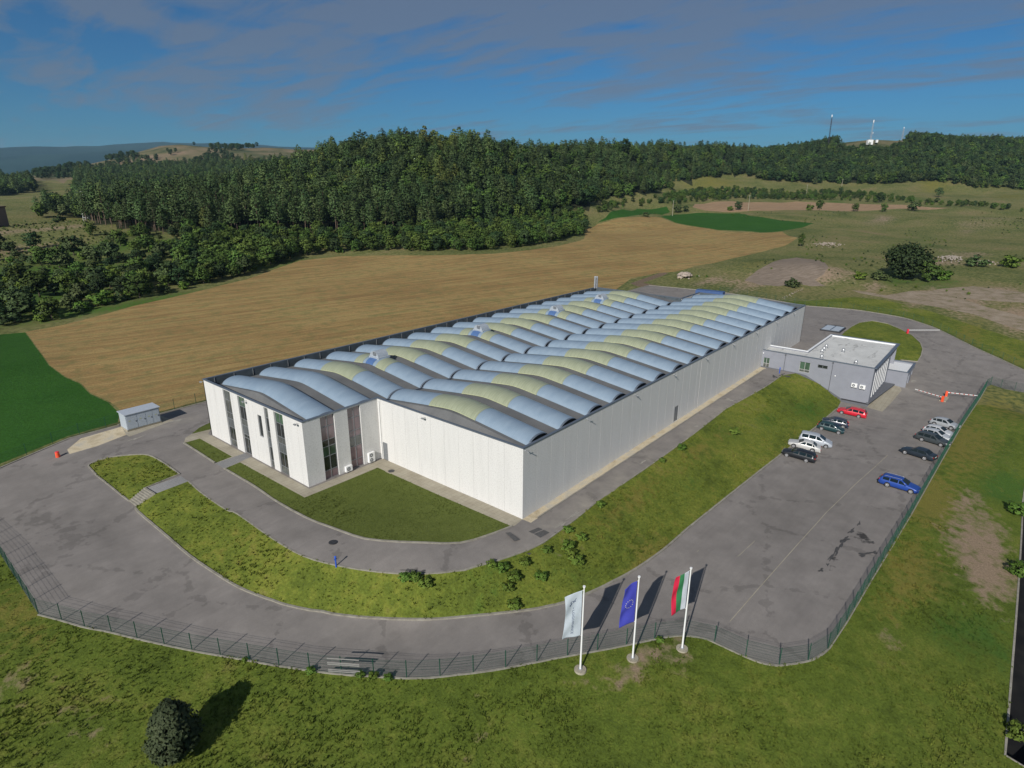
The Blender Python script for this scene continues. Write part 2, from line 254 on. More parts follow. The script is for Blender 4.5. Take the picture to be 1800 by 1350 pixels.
def grassmat(name, stops, dirt=(.27, .20, .135), dry=(.17, .155, .035), lush=(.062, .118, .020), big=0.12, fine=5.5):
    t = NT(name).set(0.95, 0, 0.1); c = t.coord(); a = t.noise(c, big, 7, 0.62, 0.4); b = t.noise(c, fine, 5, 0.7); m = t.noise(c, 0.9, 5, 0.6)
    base = t.ramp(t.math('ADD', t.math('MULTIPLY', a, .55), t.math('MULTIPLY', m, .45)), stops)
    base = t.mix(1., base, t.ramp(b, [(0.28, gray(.6)), (0.5, gray(.97)), (0.72, gray(1.35))]), 'MULTIPLY')
    at = t.attr()
    mm = t.math('MULTIPLY', t.math('SUBTRACT', m, .5), 1.5)
    def mk(i, lo=.35, hi=.75): return t.ramp(t.math('MULTIPLY', t.math('ADD', at[i], mm), t.ramp(at[i], [(0.02, gray(0)), (0.12, gray(1))])), [(lo, gray(0)), (hi, gray(1))])
    tex = t.ramp(b, [(0.3, gray(.75)), (0.7, gray(1.25))])
    base = t.mix(mk(2), base, t.mix(1., lush, tex, 'MULTIPLY')); base = t.mix(mk(1), base, t.mix(1., dry, tex, 'MULTIPLY')); base = t.mix(mk(0), base, t.mix(1., dirt, tex, 'MULTIPLY'))
    t.col(base); t.bump(b, 0.9, 0.12); return t.m
grassmat('meadow', [(0.36, (.070, .098, .016)), (0.5, (.106, .144, .022)), (0.6, (.145, .170, .03)), (0.7, (.175, .158, .05))])
grassmat('slope_grass', [(0.36, (.075, .100, .018)), (0.48, (.120, .150, .024)), (0.58, (.168, .184, .032)), (0.7, (.195, .168, .06))], fine=4)
grassmat('lawn', [(0.35, (.088, .112, .024)), (0.65, (.122, .148, .034))], fine=7)
grassmat('rough', [(0.34, (.066, .086, .026)), (0.45, (.115, .130, .042)), (0.54, (.165, .160, .060)), (0.66, (.22, .165, .09))], big=0.03, fine=.9)
grassmat('crop', [(0.3, (.022, .078, .010)), (0.7, (.038, .110, .016))], big=.08, fine=3)
t = NT('stubble').set(0.95, 0, .1); c = t.coord(); rr = t.coord('pos', (0.018, 0.55, 1), R(14)); r2 = t.coord('pos', (0.05, 2.3, 1), R(14))
a = t.noise(c, 0.03, 6, .6, .5); s1 = t.noise(rr, 1., 4, .6); s2 = t.noise(r2, 1., 3, .6); f = t.noise(c, 3, 5, .7); m = t.noise(c, .3, 5, .65)
base = t.ramp(t.math('ADD', t.math('MULTIPLY', s1, .6), t.math('MULTIPLY', a, .4)), [(0.36, (.235, .148, .062)), (0.48, (.30, .20, .080)), (0.56, (.34, .24, .098)), (0.66, (.235, .205, .075))])
base = t.mix(1., base, t.ramp(s2, [(0.3, gray(.78)), (0.7, gray(1.16))]), 'MULTIPLY'); base = t.mix(1., base, t.ramp(f, [(0.3, gray(.7)), (0.7, gray(1.25))]), 'MULTIPLY')
base = t.mix(t.ramp(m, [(0.48, gray(0)), (0.68, gray(.6))]), base, (.14, .145, .055))
at = t.attr(); base = t.mix(at[2], base, (.10, .125, .045)); t.col(base); t.bump(f, .6, .1)
t = NT('tilled').set(.95, 0, .1); c = t.coord(); f = t.noise(c, 1.5, 5, .7); s1 = t.noise(t.coord('pos', (.03, .5, 1), R(14)), 1, 3); t.col(t.mix(1., t.ramp(s1, [(0.3, (.26, .17, .10)), (0.7, (.34, .235, .14))]), t.ramp(f, [(0.3, gray(.8)), (0.7, gray(1.15))]), 'MULTIPLY'))
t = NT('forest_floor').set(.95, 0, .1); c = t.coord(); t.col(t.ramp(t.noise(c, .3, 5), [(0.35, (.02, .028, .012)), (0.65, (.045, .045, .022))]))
t = NT('bare_hill').set(.95, 0, .1); c = t.coord(); t.col(t.ramp(t.noise(c, .012, 8, .65), [(0.36, (.05, .068, .03)), (0.48, (.13, .12, .06)), (0.62, (.23, .17, .11))]))
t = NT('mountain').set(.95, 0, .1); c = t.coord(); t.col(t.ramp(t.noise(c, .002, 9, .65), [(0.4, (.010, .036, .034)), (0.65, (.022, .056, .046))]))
t = NT('concrete').set(.9, 0, .2); c = t.coord(); a = t.noise(c, .5, 6, .65); f = t.noise(c, 12, 3)
br = t.n('ShaderNodeTexBrick'); br.inputs['Scale'].default_value = .4; br.inputs['Mortar Size'].default_value = .008; br.inputs['Color1'].default_value = (1, 1, 1, 1); br.inputs['Color2'].default_value = (.96, .96, .96, 1); br.inputs['Mortar'].default_value = (.7, .7, .7, 1); br.offset = 0; t.l(c, br.inputs[0])
t.col(t.mix(1., t.mix(1., t.ramp(a, [(0.3, (.30, .265, .20)), (0.7, (.40, .365, .285))]), br.outputs[0], 'MULTIPLY'), t.ramp(f, [(0.3, gray(.9)), (0.7, gray(1.08))]), 'MULTIPLY'))
t = NT('paving').set(.9, 0, .2); c = t.coord(); br = t.n('ShaderNodeTexBrick'); br.inputs['Scale'].default_value = 2.5; br.inputs['Mortar Size'].default_value = .02; br.inputs['Color1'].default_value = (.27, .265, .26, 1); br.inputs['Color2'].default_value = (.22, .218, .215, 1); br.inputs['Mortar'].default_value = (.14, .14, .14, 1); t.l(c, br.inputs[0]); t.col(br.outputs[0])
t = NT('kerb').set(.9, 0, .2); c = t.coord(); t.col(t.ramp(t.noise(c, 1.3, 6, .7), [(0.3, (.19, .175, .145)), (0.7, (.34, .32, .27))]))
t = NT('sand').set(.95, 0, .1); c = t.coord(); a = t.noise(c, .35, 7, .6, 1); t.col(t.mix(1., t.ramp(a, [(0.35, (.40, .33, .22)), (0.5, (.55, .47, .33)), (0.65, (.46, .42, .34))]), t.ramp(t.noise(c, 8, 4), [(0.3, gray(.85)), (0.7, gray(1.1))]), 'MULTIPLY'))
t = NT('ditch_bed').set(.85, 0, .2); c = t.coord(); t.col(t.ramp(t.noise(c, .5, 6), [(0.4, (.008, .008, .009)), (0.7, (.02, .02, .018))]))
t = NT('track_soil').set(.95, 0, .1); c = t.coord(); t.col(t.mix(1., t.ramp(t.noise(c, .25, 7, .7), [(0.35, (.17, .15, .08)), (0.5, (.27, .215, .155)), (0.65, (.32, .265, .20))]), t.ramp(t.noise(c, 3, 4), [(0.3, gray(.85)), (0.7, gray(1.12))]), 'MULTIPLY'))
t = NT('mound_soil').set(.95, 0, .1); c = t.coord(); f = t.noise(t.coord('pos', (.25, 1.2, 1), R(40)), 1., 6, .7); t.col(t.ramp(f, [(0.3, (.13, .105, .075)), (0.5, (.22, .175, .135)), (0.7, (.29, .235, .19))])); t.bump(f, .8, .3)
t = NT('soil').set(.95, 0, .1); c = t.coord(); t.col(t.ramp(t.noise(c, 2, 6, .7), [(0.35, (.12, .085, .055)), (0.65, (.20, .15, .105))]))
# building
t = NT('render_white').set(.85, 0, .3); c = t.coord('obj'); f = t.noise(c, 7, 5, .75); g = t.noise(t.coord('obj', (1.2, 1.2, .12)), 1, 6, .7)
t.col(t.mix(1., t.mix(1., t.ramp(f, [(0.30, (.44, .43, .41)), (0.45, (.62, .61, .59)), (0.7, (.71, .70, .68))]), t.ramp(g, [(0.25, gray(.91)), (0.5, gray(1.)), (0.7, gray(1.02))]), 'MULTIPLY'), gray(1.), 'MULTIPLY')); t.bump(f, .35, .03)
plain('joint_dark', (.10, .10, .10), .8)
plain('joint_light', (.42, .42, .41), .8)
plain('cap_metal', (.17, .20, .24), .45, .5, .08)
plain('parapet_inner', (.075, .095, .11), .55, .1, .25, 1.2)
t = NT('roof_membrane').set(.9, 0, .2); c = t.coord('obj'); t.col(t.mix(1., t.ramp(t.noise(c, .25, 6, .6), [(0.3, (.115, .118, .120)), (0.7, (.165, .165, .162))]), t.ramp(t.noise(c, 14, 3), [(0.3, gray(.85)), (0.7, gray(1.12))]), 'MULTIPLY'))
t = NT('vault_metal').set(.38, .0, .7); c = t.coord('obj'); a = t.noise(t.coord('obj', (.4, 1.2, 1)), .8, 5)
wv = t.n('ShaderNodeTexWave', wave_type='BANDS', bands_direction='Y'); wv.inputs['Scale'].default_value = 1.3; t.l(c, wv.inputs[0])
t.col(t.mix(1., t.ramp(a, [(0.3, (.20, .27, .345)), (0.7, (.25, .325, .40))]), t.ramp(wv.outputs[0], [(0., gray(.93)), (0.1, gray(1))]), 'MULTIPLY'))
t = NT('vault_skylight').set(.4, 0, .5); c = t.coord('obj'); a = t.noise(t.coord('obj', (.5, 3, 1)), 1, 5)
wv = t.n('ShaderNodeTexWave', wave_type='BANDS', bands_direction='Y'); wv.inputs['Scale'].default_value = .9; wv.inputs['Distortion'].default_value = .6; t.l(c, wv.inputs[0])
t.col(t.mix(1., t.ramp(a, [(0.3, (.25, .275, .185)), (0.7, (.31, .335, .23))]), t.ramp(wv.outputs[0], [(0., gray(1.12)), (0.12, gray(1)), (1, gray(.97))]), 'MULTIPLY'))
plain('vault_edge', (.42, .45, .28), .6)
plain('vault_end', (.055, .075, .08), .35, .2, .3, 2.)
plain('vent_blue', (.09, .17, .36), .4, .2)
plain('vent_grey', (.44, .48, .52), .5, .3)
plain('window_frame', (.20, .21, .22), .5, .2)
plain('window_frame_light', (.45, .45, .44), .5, .1)
def glass(name, c, rough=.08, var=.35, scale=.6):
    t = NT(name).set(rough, 0, .9); n = t.noise(t.coord('obj'), scale, 2); t.col(t.ramp(n, [(0.35, tuple(x*(1-var) for x in c)), (0.65, tuple(x*(1+var) for x in c))])); return t.m
glass('glass_curtain', (.085, .092, .085)); glass('glass_dark', (.018, .022, .022)); glass('glass_pink', (.17, .115, .125), .12, .25); glass('glass_green', (.05, .09, .06)); glass('glass_spandrel_and_sky', (.10, .11, .115), .25, .1)
glass('car_glass', (.010, .018, .021), .1, .2); MATS['car_glass'].node_tree.nodes['Principled BSDF'].inputs['Specular IOR Level'].default_value = .35
plain('door_grey', (.17, .18, .19), .5)
plain('annex_wall', (.235, .245, .28), .85, 0, .05, .8, bump=.05)
plain('annex_dark', (.115, .12, .135), .85, 0, .08)
plain('annex_white', (.72, .73, .74), .7, 0, .04)
t = NT('annex_roof').set(.8, 0, .3); c = t.coord('obj'); t.col(t.mix(t.ramp(t.noise(t.coord('obj', (.35, 1.1, 1)), .8, 6, .6), [(0.58, gray(0)), (0.66, gray(.6))]), t.ramp(t.noise(c, .5, 5), [(0.3, (.50, .50, .48)), (0.7, (.60, .60, .575))]), (.22, .215, .20)))
plain('white_paint', (.80, .80, .79), .35, 0, .03); plain('galv', (.45, .46, .47), .45, .6); plain('dark_metal', (.05, .05, .055), .5, .4)
plain('kiosk_grey', (.42, .47, .52), .5, .1, .05); plain('kiosk_roof', (.48, .52, .57), .5, .2, .05)
plain('fence_green', (.012, .075, .045), .5, .1); plain('orange_plastic', (.85, .10, .035), .45); plain('red_plastic', (.75, .035, .06), .45); plain('blue_paint', (.02, .09, .5), .4); plain('cream', (.66, .58, .46), .8)
plain('rubber', (.012, .012, .012), .8); plain('rim', (.42, .42, .43), .5, .3); plain('lamp_red', (.35, .01, .01), .2); plain('lamp_clear', (.75, .77, .78), .15, .3); plain('black_plastic', (.018, .018, .02), .5); plain('plate', (.75, .75, .74), .5)
plain('wood_pole', (.20, .175, .14), .9); plain('bark', (.15, .105, .075), .95, 0, .3, 4.); plain('bark_dark', (.07, .055, .042), .95, 0, .3, 4.); plain('stone', (.36, .30, .25), .95, 0, .25, 1.5, bump=.5); plain('rubble', (.30, .26, .22), .95, 0, .3, .8)
plain('brown_render', (.23, .16, .13), .9); plain('roof_brown', (.12, .08, .065), .8)
plain('truck_blue', (.05, .10, .24), .45); plain('plank', (.24, .235, .22), .8); plain('stripe_red', (.55, .08, .06), .5)
def leafmat(name, dark, light, spread=.35, sc=.5):
    t = NT(name).set(.75, 0, .2); oi = t.n('ShaderNodeObjectInfo'); n = t.noise(t.coord('obj'), sc, 4, .6)
    base = t.ramp(n, [(0.35, dark), (0.65, light)])
    base = t.mix(1., base, t.ramp(oi.outputs['Random'], [(0., gray(1-spread)), (1., gray(1+spread))]), 'MULTIPLY')
    hs = t.n('ShaderNodeHueSaturation'); t.l(base, hs.inputs['Color']); mr = t.n('ShaderNodeMapRange'); mr.inputs['To Min'].default_value = .475; mr.inputs['To Max'].default_value = .515
    fr = t.math('FRACT', t.math('MULTIPLY', oi.outputs['Random'], 7.31)); t.l(fr, mr.inputs[0]); t.l(mr.outputs[0], hs.inputs['Hue']); t.col(hs.outputs[0])
    return t.m
leafmat('pine_leaf', (.036, .064, .021), (.076, .118, .037), .45); leafmat('pine_leaf_yellow', (.07, .10, .022), (.13, .16, .04), .2)
leafmat('broad_leaf', (.035, .068, .012), (.085, .138, .026), .4); leafmat('broad_leaf_dark', (.018, .04, .014), (.045, .08, .024), .25)
leafmat('broad_leaf_grey', (.040, .066, .022), (.085, .118, .040), .25); leafmat('weed_leaf', (.075, .135, .018), (.13, .205, .035), .15); leafmat('near_leaf', (.026, .040, .016), (.062, .080, .036), .05, .9)
def paint(name, c, metal=.1, rough=.42):
    t = NT(name).set(rough, metal, .5); t.b.inputs['Coat Weight'].default_value = .25; t.b.inputs['Coat Roughness'].default_value = .15
    t.col(t.ramp(t.noise(t.coord('obj'), 1.5, 3), [(0.3, tuple(x*.93 for x in c)), (0.7, tuple(min(1, x*1.05) for x in c))])); return t.m

# ------------------------------------------------------------------ object helpers
def put(o, parent=None, label=None, cat=None, group=None, kind=None):
    COL.objects.link(o)
    if parent is not None: o.parent = parent
    if label: o['label'] = label
    if cat: o['category'] = cat
    if group: o['group'] = group
    if kind: o['kind'] = kind
    return o
def empty(name, loc, rz=0., label=None, cat=None, group=None, kind=None):
    o = bpy.data.objects.new(name, None); o.empty_display_size = .3; o.location = loc; o.rotation_euler = (0, 0, rz); return put(o, None, label, cat, group, kind)
def npmesh(name, V, Fc, mats, smooth=False, midx=None):
    me = bpy.data.meshes.new(name); V = np.asarray(V, np.float32); Fc = np.asarray(Fc, np.int32); k = Fc.shape[1]
    me.vertices.add(len(V)); me.vertices.foreach_set('co', V.ravel()); me.loops.add(Fc.size); me.loops.foreach_set('vertex_index', Fc.ravel())
    me.polygons.add(len(Fc)); me.polygons.foreach_set('loop_start', np.arange(0, Fc.size, k, dtype=np.int32))
    for m in (mats if isinstance(mats, (list, tuple)) else [mats]): me.materials.append(MATS[m] if isinstance(m, str) else m)
    if midx is not None: me.polygons.foreach_set('material_index', np.asarray(midx, np.int32))
    me.update(calc_edges=True); me.validate(verbose=False)
    me.polygons.foreach_set('use_smooth', np.full(len(me.polygons), smooth)); return me
class MB:
    """collects shapes, builds one mesh object"""
    def __init__(s): s.v = []; s.f = []; s.m = []; s.sm = []
    def add(s, V, Fs, mi=0, smooth=False):
        b = len(s.v); s.v += [tuple(map(float, p)) for p in V]; s.f += [tuple(b+i for i in f) for f in Fs]; s.m += [mi]*len(Fs); s.sm += [smooth]*len(Fs); return s
    def box(s, x0, x1, y0, y1, z0, z1, mi=0):
        x0, x1 = sorted((x0, x1)); y0, y1 = sorted((y0, y1)); z0, z1 = sorted((z0, z1))
        return s.add([(x0, y0, z0), (x1, y0, z0), (x1, y1, z0), (x0, y1, z0), (x0, y0, z1), (x1, y0, z1), (x1, y1, z1), (x0, y1, z1)], [(0, 3, 2, 1), (4, 5, 6, 7), (0, 1, 5, 4), (1, 2, 6, 5), (2, 3, 7, 6), (3, 0, 4, 7)], mi)
    def tube(s, a, b, r0, r1=None, n=8, mi=0, cap=True):
        r1 = r0 if r1 is None else r1; a = Vector(a); b = Vector(b); q = (b-a).to_track_quat('Z', 'Y'); V = []
        for c, r in ((a, r0), (b, r1)):
            for i in range(n): V.append(c+q@Vector((r*math.cos(2*math.pi*i/n), r*math.sin(2*math.pi*i/n), 0)))
        s.add(V, [(i, (i+1) % n, n+(i+1) % n, n+i) for i in range(n)], mi, n > 5)
        if cap: s.add(V, [tuple(range(n))[::-1], tuple(range(n, 2*n))], mi)
        return s
    def prism(s, poly, z0, z1, mi=0):
        n = len(poly); V = [(p[0], p[1], z0) for p in poly]+[(p[0], p[1], z1) for p in poly]
        return s.add(V, [(i, (i+1) % n, n+(i+1) % n, n+i) for i in range(n)]+[tuple(range(n))[::-1], tuple(range(n, 2*n))], mi)
    def sphere(s, c, r, mi=0, n=8, m=6, sc=(1, 1, 1)):
        V = [(c[0]+r*sc[0]*math.sin(math.pi*j/m)*math.cos(2*math.pi*i/n), c[1]+r*sc[1]*math.sin(math.pi*j/m)*math.sin(2*math.pi*i/n), c[2]+r*sc[2]*math.cos(math.pi*j/m)) for j in range(m+1) for i in range(n)]
        return s.add(V, [(j*n+i, (j+1)*n+i, (j+1)*n+(i+1) % n, j*n+(i+1) % n) for j in range(m) for i in range(n)], mi, True)
    def build(s, name, mats, parent=None, bevel=0., **tags):
        me = bpy.data.meshes.new(name); me.from_pydata(s.v, [], s.f)
        for m in (mats if isinstance(mats, (list, tuple)) else [mats]): me.materials.append(MATS[m] if isinstance(m, str) else m)
        for p, i, sm in zip(me.polygons, s.m, s.sm): p.material_index = i; p.use_smooth = sm
        me.update(); o = bpy.data.objects.new(name, me); put(o, parent, **tags)
        if bevel: md = o.modifiers.new('bevel', 'BEVEL'); md.width = bevel; md.segments = 2; md.limit_method = 'ANGLE'
        return o
def copy_tree(o, parent=None):
    c = o.copy(); COL.objects.link(c)
    if parent is not None: c.parent = parent; c.matrix_parent_inverse = o.matrix_parent_inverse.copy()
    for ch in list(o.children): copy_tree(ch, c)
    return c

# ------------------------------------------------------------------ ground: one triangulated sheet split along its real outlines
FIELD = [PZ(u, v, 0) for u, v in ()]
def GL(lst): return list(ground([p[0] for p in lst], [p[1] for p in lst]))
FIELD = GL([(45, 583), (66, 612), (88, 642), (116, 662), (142, 673), (160, 691), (193, 706), (214, 722)]) + [np.array([-15, 65.2, 0]), np.array([30, 65.2, 0]), np.array([70, 65.2, 0]), np.array([125, 65.2, 0])] + \
    GL([(1110, 489), (1155, 480), (1190, 477), (1250, 463), (1320, 447), (1380, 432), (1402, 418), (1375, 407), (1337, 409.5), (1300, 408), (1262, 405), (1205, 396), (1162, 382.5), (1150, 381), (1100, 382), (1050, 394), (1030, 403), (1027, 420), (983, 432), (933, 439), (867, 446), (800, 448), (733, 449), (660, 449), (600, 450), (527, 458), (480, 474), (433, 491), (360, 509), (300, 523), (233, 538), (177, 554), (110, 571)])
CROP_L = GL([(44, 584), (64, 612), (86, 642), (114, 663), (140, 674), (158, 692), (190, 707), (210, 726), (207, 742), (120, 766), (80, 782), (0, 815), (-150, 850), (-250, 760), (-200, 640), (-80, 600), (0, 588)])
CROP_R = GL([(1162, 381), (1180, 376.5), (1225, 374), (1300, 374), (1325, 380), (1375, 387.5), (1432, 392.5), (1375, 406), (1337, 408.5), (1262, 404), (1205, 395)])
CROP_F = GL([(1050, 391), (1065, 382), (1077, 371), (1120, 367), (1172, 363), (1178, 372), (1150, 376), (1100, 381)])
TILLED = GL([(1217, 364), (1222, 358), (1290, 354), (1400, 354), (1500, 357), (1600, 361), (1677, 365), (1600, 367), (1450, 369), (1315, 371), (1240, 370)])
TRACK = GL([(1290, 537), (1240, 520), (1180, 512), (1120, 503), (1108, 498), (1150, 483), (1165, 478), (1175, 480), (1130, 497), (1180, 506), (1250, 514), (1300, 530)])
VERGE = GL([(1240, 518), (1330, 530), (1420, 529), (1500, 522), (1560, 528), (1640, 548), (1720, 575), (1800, 600), (2000, 660)])+NE_KERB[::-1][:-2]
MOUND = GL([(1308, 493), (1330, 476), (1352, 464), (1372, 456), (1400, 452), (1425, 455), (1447, 459), (1456, 470), (1448, 482), (1432, 492), (1452, 503), (1425, 503), (1400, 498), (1368, 503), (1335, 500)])
PATHA = GL([(1498, 510), (1520, 512), (1556, 519), (1580, 515), (1604, 511), (1630, 512), (1656, 507), (1711, 503), (1760, 509), (1800, 514), (1900, 520), (1900, 545), (1800, 532), (1733, 528), (1689, 524), (1733, 539), (1800, 557), (1900, 580), (1900, 600), (1800, 581), (1755, 568), (1711, 552), (1644, 539), (1578, 528), (1511, 515)])
zones = [('lawn', 'lawn', LAWN_A), ('lawn', 'lawn', LAWN_B), ('lawn', 'lawn', LAWN_C), ('gravel_strip', 'sand', [np.array(p, float) for p in ((0, 0, 0), (0, -1.15, 0), (75.8, -1.15, 0), (75.8, 0, 0))]), ('apron', 'concrete', [np.array(p, float) for p in ((75.9, -19.6, 0), (75.2, -22.3, 0), (80, -22.6, 0), (90, -23.0, 0), (91.6, -22.4, 0), (91.6, -19.6, 0))]), ('entrance_path', 'paving', DOOR_PATH), ('apron', 'concrete', APRON), ('entrance_path', 'paving', STAIR_PATH), ('bank', 'slope_grass', ISLAND_L), ('sand_pad', 'sand', SAND), ('kiosk_pad', 'concrete', KPAD)]
slope_poly = STAIR_PATH[1:3][:1]+UP_EDGE[1:]+[np.array([76.2, -6.8, 0]), np.array([76.2, -15.3, -3.8])]+LOW_KERB[::-1]+[STAIR_PATH[3], STAIR_PATH[2]]
isl = [p for p in ISLAND_R]
site_poly = FENCE_LEFT+FENCE_FRONT[1:]+FENCE_RIGHT[1:]+FENCE_EAST[1:]+NE_KERB[::-1][1:]+NW_KERB[::-1][1:]
zones += [('bank', 'slope_grass', slope_poly), ('verge', 'slope_grass', isl), ('car_park', 'asphalt', site_poly), ('green_crop_field', 'crop', CROP_L), ('stubble_field', 'stubble', FIELD), ('track', 'soil', TRACK), ('track', 'track_soil', PATHA), ('earth_mound', 'mound_soil', MOUND), ('verge', 'slope_grass', VERGE), ('green_crop_field', 'crop', CROP_R), ('green_crop_field', 'crop', CROP_F), ('tilled_field', 'tilled', TILLED), ('drain_channel', 'ditch_bed', DITCH)]
pts = []; edges = []
def edge_line(poly, closed=True):
    P = [np.array(p[:2]) for p in poly]
    P = resample([np.append(p, 0) for p in P], 6., closed); i0 = len(pts)
    pts.extend([p[:2] for p in P]); n = len(P); edges.extend([(i0+i, i0+(i+1) % n) for i in range(n if closed else n-1)])
for _, _, pl in zones: edge_line(pl)
nb = len(pts); BP = np.array(pts)
gx, gy = np.meshgrid(np.arange(-52, 160, 3.1), np.arange(-62, 74, 3.1)); g1 = np.stack([gx.ravel(), gy.ravel()], 1)+rng.uniform(-.8, .8, (gx.size, 2))
r = 22*1.045**np.arange(150); th = np.radians(np.arange(-58, 58.1, 1.25)); rr_, tt_ = np.meshgrid(r[r < 16000], th)
g2 = np.stack([CAM[0]+rr_*np.cos(YAW+tt_), CAM[1]+rr_*np.sin(YAW+tt_)], -1).reshape(-1, 2); g2 += rng.uniform(-.25, .25, g2.shape)*(rr_.reshape(-1, 1)*.03)
g2 = g2[~((g2[:, 0] > -52) & (g2[:, 0] < 160) & (g2[:, 1] > -62) & (g2[:, 1] < 74))]
r3 = 30*1.3**np.arange(25); t3 = np.radians(np.arange(62, 300, 8)); a3, b3 = np.meshgrid(r3, t3); g3 = np.stack([CAM[0]+a3*np.cos(YAW+b3), CAM[1]+a3*np.sin(YAW+b3)], -1).reshape(-1, 2)
g3 = g3[~((g3[:, 0] > -52) & (g3[:, 0] < 160) & (g3[:, 1] > -62) & (g3[:, 1] < 74))]
GP = np.concatenate([g1, g2, g3])
# drop grid points too close to an outline
d2 = np.full(len(GP), 1e9)
for s in range(0, len(BP), 100): d2 = np.minimum(d2, ((GP[:, None, :]-BP[None, s:s+100, :])**2).sum(2).min(1))
GP = GP[d2 > .9**2]
allp = np.concatenate([BP, GP])
res = delaunay_2d_cdt([Vector(p) for p in allp], edges, [], 0, 1e-4)
TV = np.array([tuple(v) for v in res[0]]); TF = np.array([tuple(f) for f in res[2] if len(f) == 3])
TZ = height(TV[:, 0], TV[:, 1]); Cx = TV[TF].mean(1)
def blob(lst, P):      # soft worn / dry / lush areas: (u, v, radius in metres along, across, amount)
    o = np.zeros(len(P)); C = ground([b[0] for b in lst], [b[1] for b in lst])
    for (u, v, ra, rb, am), c in zip(lst, C):
        dx = P[:, 0]-c[0]; dy = P[:, 1]-c[1]; o = np.maximum(o, am*np.exp(-(dx/ra)**2-(dy/rb)**2))
    return o
DIRT = [(1720, 950, 9, 3.2, 1), (1745, 1010, 6, 2.6, 1), (1700, 890, 8, 2, .7), (1560, 1110, 2, 1.2, .7), (0, 1215, 4, 4, .5), (150, 1230, 4, 1.5, .35), (160, 1300, 4, 1.5, .35), (1120, 1165, 4, .9, .75), (1190, 1140, 2.5, .9, .8), (1020, 1180, 1.2, 1.2, .6), (835, 1260, 1.5, 2.5, .5), (1130, 1215, 1, 3, .5),
        (1390, 470, 16, 9, 1.1), (1340, 490, 25, 6, .9), (1430, 480, 10, 12, 1.), (1250, 495, 16, 5, .8), (1300, 510, 20, 4, .6), (1480, 478, 12, 10, .8), (1540, 505, 30, 3, .7), (1620, 520, 30, 3.5, .9), (1700, 535, 25, 4, 1), (1790, 560, 20, 5, 1.1), (1760, 515, 22, 6, .9), (1660, 460, 20, 8, .9), (1700, 447, 18, 8, .9), (1640, 440, 16, 6, .7), (1560, 560, 20, 2, .2), (1700, 402, 60, 9, .6), (1550, 385, 60, 10, .7), (1750, 385, 60, 12, .6), (1000, 972, 2, 1.5, .4), (1010, 960, 2, 2, .5), (1230, 460, 10, 10, .4), (30, 440, 30, 20, .6), (100, 400, 25, 12, .7), (0, 410, 25, 12, .7), (1450, 428, 16, 10, .6), (1350, 395, 20, 10, .3), (560, 1085, .1, .1, 0)]
DRY = [(1640, 880, 12, 4, .9), (1600, 1000, 8, 4, .8), (1560, 1060, 5, 3, .6), (1700, 780, 20, 5, .8), (1760, 720, 16, 6, .6), (1650, 600, .1, .1, 0), (1500, 540, 20, 6, .5), (1700, 590, 30, 4, .7), (1770, 640, 20, 5, .6), (20, 1080, 4, 5, .7), (60, 1120, 3, 6, .5), (1270, 670, 1, 1, 0), (1130, 870, 14, 1.5, .8), (1240, 790, 14, 1.5, .8), (1060, 940, 8, 1.5, .5), (1140, 990, 10, 1.2, .8), (1250, 900, 10, 1.2, .5), (1380, 780, 14, 1.5, .6), (500, 350, 1, 1, 0), (100, 385, 30, 8, .8), (30, 395, 25, 6, .8), (1250, 320, 60, 40, .7), (1640, 328, 70, 25, .7), (1780, 345, 60, 25, .6), (430, 950, 8, 6, .4), (600, 1050, 10, 2, .3), (1250, 545, 40, 5, .5), (1330, 462, 30, 8, .5)]
LUSH = [(60, 480, 45, 20, .9), (150, 440, 40, 15, .8), (20, 520, 35, 15, .9), (1620, 420, 60, 14, .5), (1630, 1000, 3, 2, .9), (1700, 1110, 5, 4, .8), (1760, 1150, 4, 4, .6), (1770, 860, 8, 5, .9), (1740, 800, 7, 3, .7), (1420, 720, 8, 4, .7), (1350, 740, 6, 3, .6), (1280, 760, 5, 2.5, .7), (1200, 850, 6, 3, .5), (860, 1010, 8, 3, .5), (1000, 1000, 6, 4, .4), (1460, 360, 60, 12, .8), (1600, 350, 60, 15, .7), (1650, 500, 18, 8, .8), (1560, 490, 16, 6, .9), (1480, 500, 10, 6, .6), (1390, 495, 8, 5, .5), (1400, 445, 25, 8, .5), (1500, 410, 60, 12, .4), (900, 1200, 4, 4, .3), (430, 470, 60, 15, .6), (200, 540, 40, 8, .8), (80, 520, 30, 12, .7), (300, 1110, .1, .1, 0), (1300, 470, .1, .1, 0)]
DARKA = [(1475, 970, 3.2, .5, .75), (1500, 945, 3.5, .4, .75), (1445, 1000, 1.2, .4, .7), (1535, 978, 1.6, .5, .75), (1548, 968, 1, .5, .6), (1515, 1010, 4, .35, .4), (945, 935, 1.2, 1.5, 1.3), (903, 944, 1.0, .9, .75), (735, 1003, 1.6, .5, .7), (1360, 665, 3, 1, .6), (1470, 575, 5, 3, .6), (1530, 690, 2, 2, .35), (1480, 1150, .5, .5, .5)]
PALEA = [(1030, 890, 12, .8, .9), (1100, 830, 20, .7, .7), (1210, 760, 20, .7, .7), (1290, 700, 14, .7, .6), (960, 922, 2, 1, .9), (1555, 700, 12, 3, .35), (1560, 660, 8, 2, .3), (300, 745, 8, 1, .6), (1620, 700, 20, 3, .3), (1610, 640, 8, 4, .25), (230, 770, 6, .5, .6)]
used = np.zeros(len(TF), bool)
